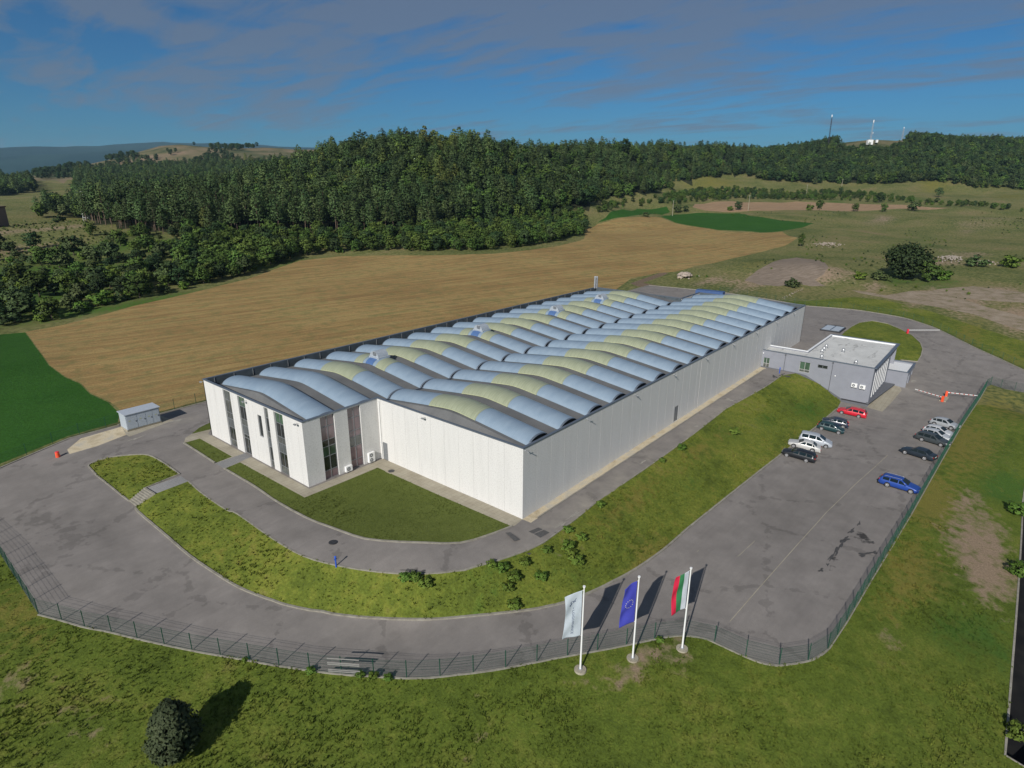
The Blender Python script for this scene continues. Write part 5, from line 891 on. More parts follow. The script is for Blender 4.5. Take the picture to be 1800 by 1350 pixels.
# grass tufts, near enough to read as leaves
def tufts(name, label, sel, dens, hmin, hmax, mat, nb=6, keepdirt=.45, maxd=90):
    tri = TF[sel]; A = np.column_stack([TV, TZ])[tri]; ar = .5*np.abs(np.cross(A[:, 1, :2]-A[:, 0, :2], A[:, 2, :2]-A[:, 0, :2])); cen = A.mean(1); dd = np.linalg.norm(cen-CAM, axis=1); u, v, _ = project(cen)
    ar = np.where((dd < maxd) & (u > -60) & (u < 1860) & (v < 1420), ar, 0)*np.clip(60/np.maximum(dd, 20), .4, 1.3); n = int(ar.sum()*dens); ix = rng.choice(len(tri), n, p=ar/ar.sum()); a = rng.random((n, 2)); a = np.where((a.sum(1) > 1)[:, None], 1-a, a)
    P = A[ix, 0]+(A[ix, 1]-A[ix, 0])*a[:, :1]+(A[ix, 2]-A[ix, 0])*a[:, 1:]
    cd_ = blob(DIRT, P); P = P[(cd_ < keepdirt) & (hnoise(P[:, 0], P[:, 1], 1.7, 31)+rng.uniform(-.3, .3, len(P)) > -.22)]; n = len(P)
    hh = rng.uniform(hmin, hmax, n)*(1+1.1*np.clip(hnoise(P[:, 0], P[:, 1], 4, 33), -.3, .5)); P = np.repeat(P, nb, 0); hh = np.repeat(hh, nb); th_ = rng.uniform(0, 6.28, len(P)); ln = rng.uniform(.1, .8, len(P)); wd = hh*rng.uniform(.22, .4, len(P))
    d = np.column_stack([np.cos(th_), np.sin(th_), np.zeros(len(P))]); s_ = np.column_stack([-np.sin(th_), np.cos(th_), np.zeros(len(P))]); b = P+d*(hh*.25)[:, None]*rng.uniform(0, 1, (len(P), 1)); b[:, 2] -= .02
    m_ = b+d*(ln*hh*.5)[:, None]; m_[:, 2] += hh*.6; t_ = b+d*(ln*hh*1.05)[:, None]; t_[:, 2] += hh*rng.uniform(.75, 1.05, len(P))
    V = np.stack([b, m_-s_*wd[:, None]*.5, t_, m_+s_*wd[:, None]*.5], 1).reshape(-1, 3); me = npmesh(name, V, np.arange(len(V)).reshape(-1, 4), mat)
    ca = me.color_attributes.new('Col', 'FLOAT_COLOR', 'POINT'); c = np.column_stack([blob(DIRT, b)*.6, blob(DRY, b), blob(LUSH, b), np.ones(len(b))]); c = np.repeat(c, 4, 0)
    if mat == 'lawn': c[:, :3] = 0
    if len(me.vertices) == len(c): ca.data.foreach_set('color', c.astype(np.float32).ravel())
    put(bpy.data.objects.new(name, me), None, label, 'grass', None, 'stuff'); return n
k1 = tufts('meadow_grass', 'weedy green grass covering the open ground outside the fence', near, 13., .08, .22, 'meadow'); 
bank = np.isin(zone_id, [i for i, z in enumerate(zones) if z[0] in ('bank',)]); k2 = tufts('bank_grass', 'weedy yellow-green grass on the banks between the two roads', bank, 9., .08, .26, 'slope_grass', maxd=130)
lw = np.isin(zone_id, [i for i, z in enumerate(zones) if z[0] == 'lawn']); k3 = tufts('lawn_grass', 'short mown grass on the lawns around the hall', lw, 15., .07, .15, 'lawn', 5, maxd=110)
print('tufts', k1, k2, k3, 'trees', len(pines), len(scr), len(bulk))
# ================================================================== cars
CT_ = {  # x (m from nose), lower/top silhouette: (x, top) ; belt ; roof range
 'wagon': dict(L=4.7, W=1.78, top=[(0, .52), (.06, .66), (.35, .76), (1.15, .93), (1.28, .98), (2.02, 1.40), (2.5, 1.46), (3.5, 1.45), (4.15, 1.38), (4.3, 1.33), (4.55, .98), (4.66, .72), (4.7, .5)], roof=(2.02, 4.2), cowl=1.25, rear=(4.24, 4.54), wh=(.85, 3.55), belt=.92, side=[(1.45, 2.35), (2.45, 3.35), (3.45, 4.2)]),
 'hatch': dict(L=4.1, W=1.70, top=[(0, .5), (.06, .66), (.3, .78), (.95, .93), (1.05, .97), (1.75, 1.38), (2.2, 1.45), (3.1, 1.42), (3.5, 1.33), (3.62, 1.28), (3.93, .95), (4.05, .7), (4.1, .5)], roof=(1.75, 3.5), cowl=1.03, rear=(3.55, 3.92), wh=(.75, 3.3), belt=.92, side=[(1.25, 2.15), (2.25, 3.05), (3.15, 3.6)]),
 'sedan': dict(L=4.6, W=1.76, top=[(0, .5), (.06, .64), (.35, .74), (1.25, .90), (1.4, .95), (2.05, 1.35), (2.5, 1.41), (3.1, 1.39), (3.35, 1.34), (3.95, .98), (4.1, .95), (4.5, .90), (4.57, .7), (4.6, .5)], roof=(2.05, 3.35), cowl=1.38, rear=(3.38, 3.93), wh=(.85, 3.5), belt=.9, side=[(1.55, 2.4), (2.5, 3.3), (3.36, 3.72)]),
 'mpv': dict(L=4.75, W=1.85, top=[(0, .55), (.08, .75), (.5, .95), (.95, 1.08), (1.05, 1.12), (1.95, 1.60), (2.4, 1.70), (3.8, 1.70), (4.4, 1.63), (4.52, 1.57), (4.68, 1.1), (4.73, .8), (4.75, .5)], roof=(1.95, 4.45), cowl=1.03, rear=(4.48, 4.67), wh=(.85, 3.75), belt=1.02, side=[(1.35, 2.35), (2.45, 3.4), (3.5, 4.4)]),
}
def lerp(tab, x):
    for (a, b), (c, d) in zip(tab[:-1], tab[1:]):
        if a <= x <= c: return b+(d-b)*(x-a)/max(c-a, 1e-6)
    return tab[-1][1] if x > tab[-1][0] else tab[0][1]
def make_car(kind, color, name, label, cat='car', rails=False, cladding=False):
    K = CT_[kind]; L, Wd = K['L'], K['W']; hw = Wd/2; cx = L/2
    pm = paint('paint_'+label.split()[0]+str(len(MATS)), color)
    root = empty(name, (0, 0, 0), 0, label, cat)
    xs = sorted(set([p[0] for p in K['top']]+[.02, .15, .2, .6, .85, 1.5, 1.8, 2.8, 3.2, 3.8, L-.15, L-.3, L-.02, L-.6])); xs = [x for x in xs if 0 <= x <= L]
    def W_at(x): e = min(x, L-x); return hw*(1-.13*max(0, 1-e/.55)**2-.02)
    V = []; n = 0
    for x in xs:
        tp = lerp(K['top'], x); w = W_at(x); be = min(K['belt'], tp-.04); gh = tp > K['belt']+.08
        zb = .22+.12*max(0, 1-min(x, L-x)/.3); wr = w-.06-(tp-be)*.22 if gh else w-.14
        prof_ = [(0, zb), (w*.88, zb), (w*.97, zb+.1), (w, min(.5, be-.06)), (w*.992, be-.05), (w-.045, be), (wr, tp-.05 if gh else tp-.02), (wr-.12, tp-.005 if gh else tp), (0, tp+.02)]
        row = [(y, z) for y, z in prof_]+[(-y, z) for y, z in prof_[-2:0:-1]]; n = len(row)
        V += [(cx-x, y, z) for y, z in row]
    Fs = []
    for i in range(len(xs)-1):
        for k in range(n): Fs.append((i*n+k, i*n+(k+1) % n, (i+1)*n+(k+1) % n, (i+1)*n+k))
    Fs += [tuple(range(n))[::-1], tuple((len(xs)-1)*n+k for k in range(n))]
    m = MB(); m.add(V, Fs, 0, True); body = m.build('body', pm, root); sm_ = body.modifiers.new('edge', 'EDGE_SPLIT'); sm_.split_angle = R(38)
    def side_pt(x, f, s, off=.03):   # point on the cabin side: f 0 belt .. 1 roof edge
        tp = lerp(K['top'], x); w = W_at(x); be = K['belt']; wr = w-.06-(tp-be)*.22; y = (w-.045)+(wr-(w-.045))*f+off; z = be+(tp-.05-be)*f; return (cx-x, s*y, z)
    for s in (1, -1):
        for a, b in K['side']:
            q = .1; ta, tb = lerp(K['top'], a)-K['belt'], lerp(K['top'], b)-K['belt']
            if ta < .15: a2 = a+.3
            else: a2 = a
            g = MB(); P_ = [side_pt(a, .05, s), side_pt(b, .05, s), side_pt(b if tb > .3 else b-.2, .95, s), side_pt(max(a2, a), .95, s)]
            if a == K['side'][0][0]: P_[3] = side_pt(K['roof'][0]+.04, .95, s)
            g.add(P_, [(0, 1, 2, 3) if s < 0 else (3, 2, 1, 0)]); g.build('side_window', 'car_glass', root)
    def top_pt(x, y, off=.03): return (cx-x, y, lerp(K['top'], x)+off)
    for nm, (a, b) in (('windscreen', (K['cowl']+.03, K['roof'][0]-.02)), ('rear_window', (K['rear'][0], K['rear'][1]))):
        g = MB(); wa = W_at(a)-.17; wb = W_at(b)-.17-(.0 if nm == 'windscreen' else 0); 
        ya, yb = (wa, W_at(b)-.30) if nm == 'windscreen' else (W_at(a)-.30, W_at(b)-.2); mdx = (a+b)/2; ym = (ya+yb)/2
        g.add([top_pt(a, -ya), top_pt(a, ya), top_pt(mdx, ym, .04), top_pt(mdx, -ym, .04), top_pt(b, yb), top_pt(b, -yb)], [(0, 3, 2, 1), (3, 5, 4, 2)]); g.build(nm, 'car_glass', root)
    for wx in K['wh']:
        for s in (1, -1):
            y = s*(hw-.015); a = MB(); a.tube((cx-wx, y-s*.22, .36), (cx-wx, y+s*.004, .36), .36, .36, 18); a.build('wheel_arch', 'black_plastic', root)
            t_ = MB(); t_.tube((cx-wx, y-s*.2, .31), (cx-wx, y+s*.012, .31), .31, .31, 18); wo = t_.build('wheel', 'rubber', root)
            r_ = MB(); yy = y+s*.02; r_.tube((cx-wx, y+s*.0, .31), (cx-wx, yy, .31), .075, .075, 10)
            for k in range(7):
                an = 6.283*k/7; r_.tube((cx-wx+.05*math.cos(an), yy, .31+.05*math.sin(an)), (cx-wx+.2*math.cos(an), yy, .31+.2*math.sin(an)), .036, .03, 5)
            for k in range(16):
                a0, a1 = 6.283*k/16, 6.283*(k+1)/16; r_.tube((cx-wx+.21*math.cos(a0), yy, .31+.21*math.sin(a0)), (cx-wx+.21*math.cos(a1), yy, .31+.21*math.sin(a1)), .022, .022, 4, cap=False)
            ro = r_.build('rim', 'rim'); ro.parent = wo
    for s in (1, -1):
        w = W_at(.12); g = MB(); zf = lerp(K['top'], .12)
        g.add([(cx-.03, s*(w-.5), zf-.16), (cx-.03, s*(w-.14), zf-.16), (cx-.3, s*(w+.035), zf-.10), (cx-.42, s*(w+.03), zf+.03), (cx-.1, s*(w-.1), zf-.0), (cx-.02, s*(w-.46), zf-.04)], [(0, 1, 2, 3, 4, 5) if s > 0 else (5, 4, 3, 2, 1, 0)]); g.build('headlight', 'lamp_clear', root)
        g = MB(); zr = .78 if kind == 'sedan' else .95; xe = cx-K['L']+ (.02 if kind == 'sedan' else .05); g.box(xe-.02, xe+.14, s*(hw-.36), s*(hw-.13), zr-.2, zr-.02); g.build('tail_light', 'lamp_red', root, .02)
        g = MB(); xm = cx-K['cowl']-.28; g.box(xm-.07, xm+.07, s*(hw-.04), s*(hw+.17), K['belt']+.02, K['belt']+.16); g.build('wing_mirror', pm, root, .03)
        if rails: g = MB(); yr = s*(hw-.34); g.tube((cx-2.2, yr, 1.51), (cx-4.0, yr, 1.46), .022, n=6); g.tube((cx-2.2, yr, 1.51), (cx-2.1, yr, 1.43), .022, n=6); g.tube((cx-4.0, yr, 1.46), (cx-4.1, yr, 1.38), .022, n=6); g.build('roof_rail', 'galv', root)
    g = MB(); g.box(cx-.12, cx+.012, -.5, .5, .3, .52); g.build('grille', 'black_plastic', root, .02)
    for nm, x in (('number_plate', cx+.016), ('number_plate', -cx-.016)): g = MB(); g.box(x-.006, x+.006, -.26, .26, .42 if x > 0 else .62, .53 if x > 0 else .73); g.build(nm, 'plate', root)
    g = MB(); g.box(-cx-.01, -cx+.2, -hw+.1, hw-.1, .26, .42); g.build('rear_bumper', 'black_plastic' if cladding else pm, root, .03)
    return root
def park(car, a, b, nose_first, off=0.):
    """a, b: pixel of the two near-side wheels (west side), a = nearer the bank"""
    A = G(*a); B = G(*b); d = (B-A); d[2] = 0; d /= np.linalg.norm(d); ctr = (A+B)/2; nrm = np.array([-d[1], d[0], 0]);
    if nrm[0] < 0: nrm = -nrm
    ctr = ctr+nrm*(.82); ctr = ctr-d*off; h = d if nose_first == 'b' else -d
    car.location = onground(ctr[0], ctr[1], .0); car.rotation_euler = (0, 0, math.atan2(h[1], h[0])); 
    e = height([ctr[0]+h[0]*1.4, ctr[0]-h[0]*1.4], [ctr[1]+h[1]*1.4, ctr[1]-h[1]*1.4]); car.rotation_euler[1] = -math.atan2(e[0]-e[1], 2.8)
    return car
z6 = lambda x, y: (1360+x/12.27, 720+y/12.27); z7 = lambda x, y: (1540+x/8.44, 720+y/8.44); z5 = lambda x, y: (1400+x/5.87, 650+y/5.87)
park(make_car('wagon', (.012, .014, .018), 'parked_car', 'black estate car with red tail lights, lowest of the cars along the bank'), z6(310, 1025), z6(700, 1135), 'a')
park(make_car('sedan', (.50, .50, .485), 'parked_car', 'white saloon car parked between the black estate and the silver people carrier'), z6(450, 825), z6(830, 918), 'a')
park(make_car('mpv', (.38, .41, .45), 'parked_car', 'silver white people carrier with a long dark window band, beside the white saloon', 'car'), z6(690, 735), z6(1075, 820), 'b')
park(make_car('hatch', (.012, .045, .05), 'parked_car', 'dark green hatchback parked in front of the dark blue car'), z6(1020, 437), z6(1385, 528), 'b')
park(make_car('hatch', (.02, .03, .055), 'parked_car', 'dark blue car half hidden behind the dark green hatchback'), z6(1120, 320), z6(1500, 405), 'a')
park(make_car('wagon', (.55, .012, .03), 'parked_car', 'bright red estate car parked against the grey office building'), z5(475, 457), z5(645, 497), 'a')
park(make_car('hatch', (.36, .38, .40), 'parked_car', 'silver hatchback farthest up the row along the green fence'), z7(890, 245), z7(1160, 315), 'b', .45)
park(make_car('hatch', (.52, .53, .54), 'parked_car', 'white hatchback second from the far end of the fence row'), z7(800, 365), z7(1070, 432), 'b', .45)
park(make_car('hatch', (.44, .46, .48), 'parked_car', 'pale hatchback between the white hatchback and the dark grey estate'), z7(765, 420), z7(1035, 492), 'b', .45)
park(make_car('wagon', (.05, .06, .065), 'parked_car', 'dark grey estate car with its nose to the green fence'), z7(720, 482), z7(970, 556), 'b', .45)
park(make_car('sedan', (.018, .028, .04), 'parked_car', 'dark blue-black saloon with its tail to the green fence'), z7(450, 670), z7(755, 765), 'a', .2)
park(make_car('wagon', (.015, .06, .30), 'parked_car', 'bright blue estate car with roof rails, nearest car along the green fence', rails=True, cladding=True), z7(145, 1140), z7(480, 1240), 'b')

# ================================================================== fences
FHT = 1.75
pn = MB()
for i in range(26): x = i/25; pn.box(x-.0011, x+.0011, -.003, .003, .06, FHT-.03)
for z in (.08, .3, .55, .8, 1.05, 1.3, 1.55, FHT-.05): pn.box(0, 1, -.006, .006, z-.004, z+.004)
pn_me = None
def fence(label, line, sp, name='mesh_fence', inset=0., hs=1.):
    global pn_me
    P = resample([np.array([p[0], p[1], 0]) for p in line], .25); P = np.array(P)[:, :2]; s = np.concatenate([[0], np.cumsum(np.linalg.norm(np.diff(P, axis=0), axis=1))]); n = max(2, int(round(s[-1]/sp))); q = np.linspace(0, s[-1], n+1)
    X = np.interp(q, s, P[:, 0]); Y = np.interp(q, s, P[:, 1]); Z = height(X, Y); root = empty(name, (X[0], Y[0], Z[0]), 0, label, 'fence'); root.location = (X[0], Y[0], Z[0])
    pm_ = MB(); pm_.box(-.03, .03, -.03, .03, -.2, FHT*hs+.04); po = None; qo = None
    for i in range(n+1):
        if po is None: po = pm_.build('post', 'fence_green'); o = po; o.parent = root
        else: o = po.copy(); put(o, root)
        o.location = (X[i]-X[0], Y[i]-Y[0], Z[i]-Z[0])
    for i in range(n):
        L_ = math.hypot(X[i+1]-X[i], Y[i+1]-Y[i])
        if pn_me is None: o = pn.build('mesh_panel', 'fence_green'); pn_me = o.data
        else: o = bpy.data.objects.new('mesh_panel', pn_me); put(o)
        o.parent = root; o.location = (X[i]-X[0], Y[i]-Y[0], Z[i]-Z[0]); a = math.atan2(Y[i+1]-Y[i], X[i+1]-X[i]); sl = (Z[i+1]-Z[i])/L_
        o.rotation_euler = (0, -math.atan(sl), a); o.scale = (L_, 1, hs)
    return root
fence('green mesh fence on the kerb along the front of the lower road, behind the flagpoles', FENCE_FRONT, 2.72)
fence('green mesh fence running straight along the car park beside the nosed-in cars', FENCE_RIGHT, 2.55)
fence('short green mesh fence turning right beyond the red and white barrier', FENCE_EAST[:5], 2.6)
fence('green mesh fence along the left edge of the lower road', FENCE_LEFT[::-1], 2.6)
fence('thin mesh fence between the road and the green crop and stubble at left', [p+np.array([0, .5, 0]) for p in NW_KERB[1:9]], 3.4)
fence('thin mesh fence outside the far road bend behind the office', [p+np.array([.5, .3, 0]) for p in NE_KERB[1:-1]], 3.2)
# white rails leaning on the fence
pa = G(578, 1183); pb = G(634, 1187); 
rl = empty('stacked_rails', Vector(pa)+Vector((0, 0, .0)), math.atan2(pb[1]-pa[1], pb[0]-pa[0]), 'pale wooden rails fixed between two fence posts at the front', 'rails'); Lr = float(np.linalg.norm(pb-pa))
for z in (.25, .42, .95, 1.12, 1.55): m = MB(); m.box(0, Lr, -.09, -.06, z, z+.1); m.build('rail', 'plank', rl)

# ================================================================== flags
def flagpole(px, py, label, kind):
    b = G(px, py); root = empty('flagpole', b, 0, label+' flagpole', 'flagpole'); root['label'] = label
    m = MB(); m.tube((0, 0, 0), (0, 0, 8.15), .085, .05, 12); m.build('pole', 'white_paint', root)
    m = MB(); m.tube((0, 0, 8.15), (0, 0, 8.25), .11, .11, 12); m.build('finial', 'white_paint', root)
    m = MB(); m.tube((0, 0, -.3), (0, 0, .09), .55, .5, 18); m.build('footing', 'concrete', root)
    m = MB(); m.tube((0, 0, .09), (0, 0, .14), .17, .17, 12); m.build('base_plate', 'galv', root)
    return root, b
ua = np.array([-rt0[0], -rt0[1]])
def wave(s, t, sd, Wf, Hf, drop, top):   # s: 0 at pole .. 1 free edge, t: 0 top .. 1 bottom
    out = .12+s*Wf*(1-.10*math.sin(3.1*t+sd)*s); dep = s*(.20*math.sin(5.2*t+3.5*s+sd)+.10*math.sin(11*t-5*s+sd*2)); z = top-t*Hf-drop*s*(1-.25*t)+.05*s*math.sin(9*t+sd)
    return np.array([ua[0]*out+fh[0]*dep*.8+fh[0]*s*-.15, ua[1]*out+fh[1]*dep*.8+fh[1]*s*-.15, z])
def flag(px, py, plabel, flabel, kind, Wf=1.5, Hf=4.3, drop=.55, sd=0., top=7.85):
    root, b = flagpole(px, py, plabel, kind); nx_, ny_ = 26, 52; V = [wave(i/nx_, j/ny_, sd, Wf, Hf, drop, top) for j in range(ny_+1) for i in range(nx_+1)]
    Fs = [(j*(nx_+1)+i, j*(nx_+1)+i+1, (j+1)*(nx_+1)+i+1, (j+1)*(nx_+1)+i) for j in range(ny_) for i in range(nx_)]
    def mi(f): i = f % nx_; s = (i+.5)/nx_; return 0 if kind != 'bg' else (0 if s < .36 else (1 if s < .68 else 2))
    mats = {'white': ['flag_white'], 'eu': ['flag_blue'], 'bg': ['flag_white2', 'flag_green', 'flag_red']}[kind]
    fl = empty('flag', b, 0, flabel, 'flag'); m = MB(); m.add(V, Fs, 0, True); o = m.build('cloth', mats, fl)
    for k, p in enumerate(o.data.polygons): p.material_index = mi(k)
    so = o.modifiers.new('thick', 'SOLIDIFY'); so.thickness = .012; so.offset = 0
    c = MB(); 
    for t in (0, 1): q = wave(0, t, sd, Wf, Hf, drop, top); c = MB(); c.tube((0, 0, q[2]), tuple(q), .02, n=6); c.build('clip', 'white_paint', fl)
    return fl, (lambda s, t: wave(s, t, sd, Wf, Hf, drop, top))
for nm, c in (('flag_white', (.60, .66, .72)), ('flag_white2', (.62, .66, .72)), ('flag_blue', (.075, .085, .50)), ('flag_green', (.05, .24, .10)), ('flag_red', (.70, .03, .08)), ('ink', (.03, .06, .16)), ('flag_star', (.75, .72, .55))):
    t = NT(nm).set(.75, 0, .2); t.col(t.ramp(t.noise(t.coord('obj'), 2, 3), [(0.3, tuple(x*.94 for x in c)), (0.7, tuple(min(1, x*1.05) for x in c))]))
    t.b.inputs['Subsurface Weight'].default_value = 0
    tr = t.n('ShaderNodeBsdfTranslucent'); tr.inputs[0].default_value = (*c, 1); mx = t.n('ShaderNodeMixShader'); mx.inputs[0].default_value = .3; ou = t.t.nodes['Material Output']; t.l(t.b.outputs[0], mx.inputs[1]); t.l(tr.outputs[0], mx.inputs[2]); t.l(mx.outputs[0], ou.inputs['Surface'])
nf = -fh[:2]
def decal(fl, surf, shapes, mat, name):    # flat printed marks that follow the cloth; shapes in (s, t)
    m = MB()
    for poly in shapes:
        V = []
        for s, t_ in poly: q = surf(s, t_); V.append((q[0]+nf[0]*.02, q[1]+nf[1]*.02, q[2]+.004))
        m.add(V, [tuple(range(len(V)))])
    return m.build(name, mat, fl)
f1, w1 = flag(1020, 1177, 'white pole flying the white company flag, leftmost of three', 'white company flag with dark lettering down its length, leftmost flag', 'white', 1.45, 4.35, .55, .3)
tx = bpy.data.curves.new('lettering', 'FONT'); tx.body = '• LOGO9NANCE'; tx.size = 1; tx.resolution_u = 2; to = bpy.data.objects.new('lettering', tx); COL.objects.link(to); bpy.context.view_layer.update()
tme = bpy.data.meshes.new_from_object(to); bpy.data.objects.remove(to); xs_ = [v.co.x for v in tme.vertices]; wx_ = max(xs_)
for v in tme.vertices:
    s_, t__ = .46+v.co.y*.24-.08, .30+.62*v.co.x/wx_; q = w1(1-min(max(1-(.56-v.co.y*.2), 0), 1), t__); v.co = (q[0]+nf[0]*.022, q[1]+nf[1]*.022, q[2])
lo = bpy.data.objects.new('lettering', tme); lo.data.materials.clear(); lo.data.materials.append(MATS['ink']); put(lo, f1)
def strokepoly(pts_, w): 
    out = []
    for (a, b), (c, d) in zip(pts_[:-1], pts_[1:]):
        dx, dy = c-a, (d-b)*3; l = math.hypot(dx, dy) or 1; ox, oy = -dy/l*w, dx/l*w/3; out.append([(a+ox, b+oy), (c+ox, d+oy), (c-ox, d-oy), (a-ox, b-oy)])
    return out
decal(f1, w1, strokepoly([(.32, .13), (.42, .17), (.36, .20), (.50, .17), (.46, .22)], .016)+strokepoly([(.55, .16), (.66, .17), (.62, .21), (.72, .22), (.70, .24), (.56, .20)], .016), 'ink', 'emblem')
f2, w2 = flag(1112, 1157, 'white pole flying the blue flag, middle of three', 'deep blue European flag with a ring of pale stars, middle flag', 'eu', 1.15, 4.0, .6, 1.4, 7.8)
st_ = []
for k in range(12):
    a = 6.283*k/12; cs, ct = .48+.27*math.cos(a), .47+.105*math.sin(a); st_.append([(cs+(.052 if i % 2 == 0 else .022)*math.cos(6.283*i/10), ct+(.016 if i % 2 == 0 else .007)*math.sin(6.283*i/10)) for i in range(10)])
decal(f2, w2, st_, 'flag_star', 'stars')
flag(1199, 1140, 'white pole flying the white green and red flag, rightmost of three', 'white, green and red striped national flag, rightmost flag', 'bg', 1.15, 3.75, .55, 2.6, 7.95)

# ================================================================== small structures on the site
k = empty('transformer_kiosk', (-16.1, 61.3, 0), 0, 'pale grey metal electrical cabin standing beside the green crop at left', 'electrical cabin')
m = MB(); m.box(-2.4, 2.4, -1.3, 1.3, -.1, .22); m.build('plinth', 'concrete', k)
m = MB(); m.box(-2.35, 2.35, -1.25, 1.25, .22, 2.5); m.build('body', 'kiosk_grey', k, .02)
m = MB(); m.box(-2.5, 2.5, -1.4, 1.4, 2.5, 2.62); m.build('roof', 'kiosk_roof', k, .02)
for a, b in ((-2.25, -.85), (-.75, .35), (.43, 1.3), (1.38, 2.25)):
    m = MB(); m.box(a, b, -1.285, -1.252, .3, 2.42); d = m.build('door', 'kiosk_grey', k, .006); h = MB(); h.box(b-.2, b-.13, -1.32, -1.287, 1.2, 1.42); h.build('handle', 'dark_metal').parent = d
    l = MB(); l.box(a+.25, a+.5, -1.292, -1.286, 1.45, 1.6); l.build('warning_plate', 'vault_edge').parent = d
def barrier(name, base, tipp, label, mat='orange_plastic', hb_=1.05):
    b = np.array(base); t_ = np.array(tipp); a = math.atan2(t_[1]-b[1], t_[0]-b[0]); L_ = math.hypot(*(t_[:2]-b[:2])); r_ = empty(name, b, a, label, 'barrier')
    m = MB(); m.box(-.19, .19, -.17, .17, 0, hb_); m.build('housing', mat, r_, .04)
    m = MB(); m.box(-.2, .2, -.18, .18, hb_, hb_+.06); m.build('lid', mat, r_, .02)
    z = .88; n = 12; dz = (t_[2]-b[2]+.0)
    m = MB(); m.box(.19, L_, -.03, .03, z-.05, z+.05); m.build('boom', 'white_paint', r_)
    for i in (range(0, n, 2) if mat == 'orange_plastic' else []): 
        m = MB(); x0 = .5+(L_-.6)*i/n; m.box(x0, x0+(L_-.6)/n*.55, -.033, .033, z-.053, z+.053); m.build('stripe', 'stripe_red' if name != 'x' else 'stripe_red', r_)
    return r_
B1 = G(1656, 706); B2 = G(1662.5, 697); barrier('barrier_gate', B1, G(1607, 691.5), 'orange barrier with its striped boom lowered towards the office building'); barrier('barrier_gate', B2, G(1717, 703), 'orange barrier with its striped boom lowered towards the green fence')
BI = (B1+B2)/2; m = MB(); dB = (B2-B1)[:2]; m.box(-1.7, 1.7, -.55, .55, -.1, .14); o = m.build('traffic_island', 'concrete', None, .03, label='small pale concrete island under the two orange barriers', cat='traffic island'); o.location = BI; o.rotation_euler = (0, 0, math.atan2(dB[1], dB[0]))
B3 = G(1595, 586); barrier('barrier_gate', B3, G(1650, 588), 'red barrier with a plain white boom across the upper road by the round verge', 'red_plastic')
m = MB(); m.tube((0, 0, 0), (0, 0, .75), .28, .24, 14); o = m.build('plastic_barrel', 'orange_plastic', None, .0, label='faded orange barrel at the road edge beside the sand', cat='barrel'); o.location = G(102, 803)
m = MB(); m.tube((0, 0, .75), (0, 0, .8), .25, .2, 14); m.build('lid', 'red_plastic', o)
for (u, v), lab in (((591, 996), 'blue water hydrant post at the edge of the front bank'), ((1370, 656), 'blue hydrant post at the foot of the office wall')):
    r_ = empty('hydrant', G(u, v), 0, lab, 'hydrant'); m = MB(); m.tube((0, 0, -.1), (0, 0, 1.05), .075, .075, 10); m.build('post', 'blue_paint', r_); m = MB(); m.sphere((0, 0, 1.08), .12, 0, 10, 6); m.build('cap', 'blue_paint', r_); m = MB(); m.tube((-.17, 0, .85), (.17, 0, .85), .045, .045, 8); m.build('outlet', 'blue_paint', r_)
for (u, v), lab in (((688, 828), 'round manhole cover in the pale surround by the inner lawn corner'), ((585, 953), 'dark manhole cover in the upper road by the lawn'),):
    p = G(u, v); m = MB(); m.tube((0, 0, 0), (0, 0, .035), .42, .42, 20); o = m.build('manhole_cover', 'dark_metal', None, 0, label=lab, cat='manhole cover'); o.location = p+np.array([0, 0, .01]); 
    if u > 600: m = MB(); m.box(-.6, .6, -.5, .5, 0, .018); m.build('surround', 'concrete', o)
# steel cover over the pit behind the office
pc = PZ(1464, 579.5, 0); r_ = empty('pit_cover', (pc[0], pc[1], 0), 0, 'low dark steel platform on the asphalt behind the office building', 'platform')
m = MB(); m.box(-3.1, 3.1, -2.3, 2.3, 0, .28); m.build('frame', 'dark_metal', r_)
m = MB(); m.box(-2.9, 2.9, -2.1, 2.1, .28, .42); m.build('plate', 'cap_metal', r_, .02)
for y in (-1.05, 1.05): m = MB(); m.box(-2.7, 2.7, y-.9, y+.9, .42, .46); m.build('lid', 'kiosk_grey', r_, .01)
# stairs on the front bank
s0 = PZ(256, 858, -.1); s1 = PZ(273, 868, -.1); e0 = PZ(227, 881, -1.4); e1 = PZ(240, 891, -1.5)
m = MB(); n = 8
for i in range(n):
    a, b = i/n, (i+1)/n; A0, A1, C0, C1 = s0+(e0-s0)*a, s1+(e1-s1)*a, s0+(e0-s0)*b, s1+(e1-s1)*b; zt_ = -.02-(1.42*i/n); m.prism([(A0[0], A0[1]), (A1[0], A1[1]), (C1[0], C1[1]), (C0[0], C0[1])], zt_-.5, zt_+.03)
m.build('stairs', 'kerb', None, label='short flight of pale steps down the front bank', cat='stairs')
# stone heap and rubble
def rocks(name, cen, n, sx, sy, sz, mat, label, cat, seed=3):
    rg = np.random.default_rng(seed); root = empty(name, cen, 0, label, cat); m = MB()
    for i in range(n):
        x, y = rg.normal(size=2)*.45; r_ = rg.uniform(.25, .6)*sz*.6; h = max(0, 1-(x*x+y*y))*sz*.75; V0 = len(m.v); m.sphere((x*sx, y*sy, h), r_, 0, 7, 5, (1.2, 1, .8))
        for q in range(V0, len(m.v)): v = m.v[q]; m.v[q] = tuple(c+rg.normal()*r_*.12 for c in v)
    m.build('stones', mat, root)['kind'] = 'stuff'
rocks('stone_heap', G(1203, 487), 60, 4.5, 3.2, 2., 'stone', 'pale pinkish heap of stone at the edge of the stubble field', 'stone heap')
rocks('stone_heap', G(1196, 490), 20, 2.2, 1.2, .7, 'sand', 'small low yellowish heap in front of the pale stone heap', 'stone heap', 5)
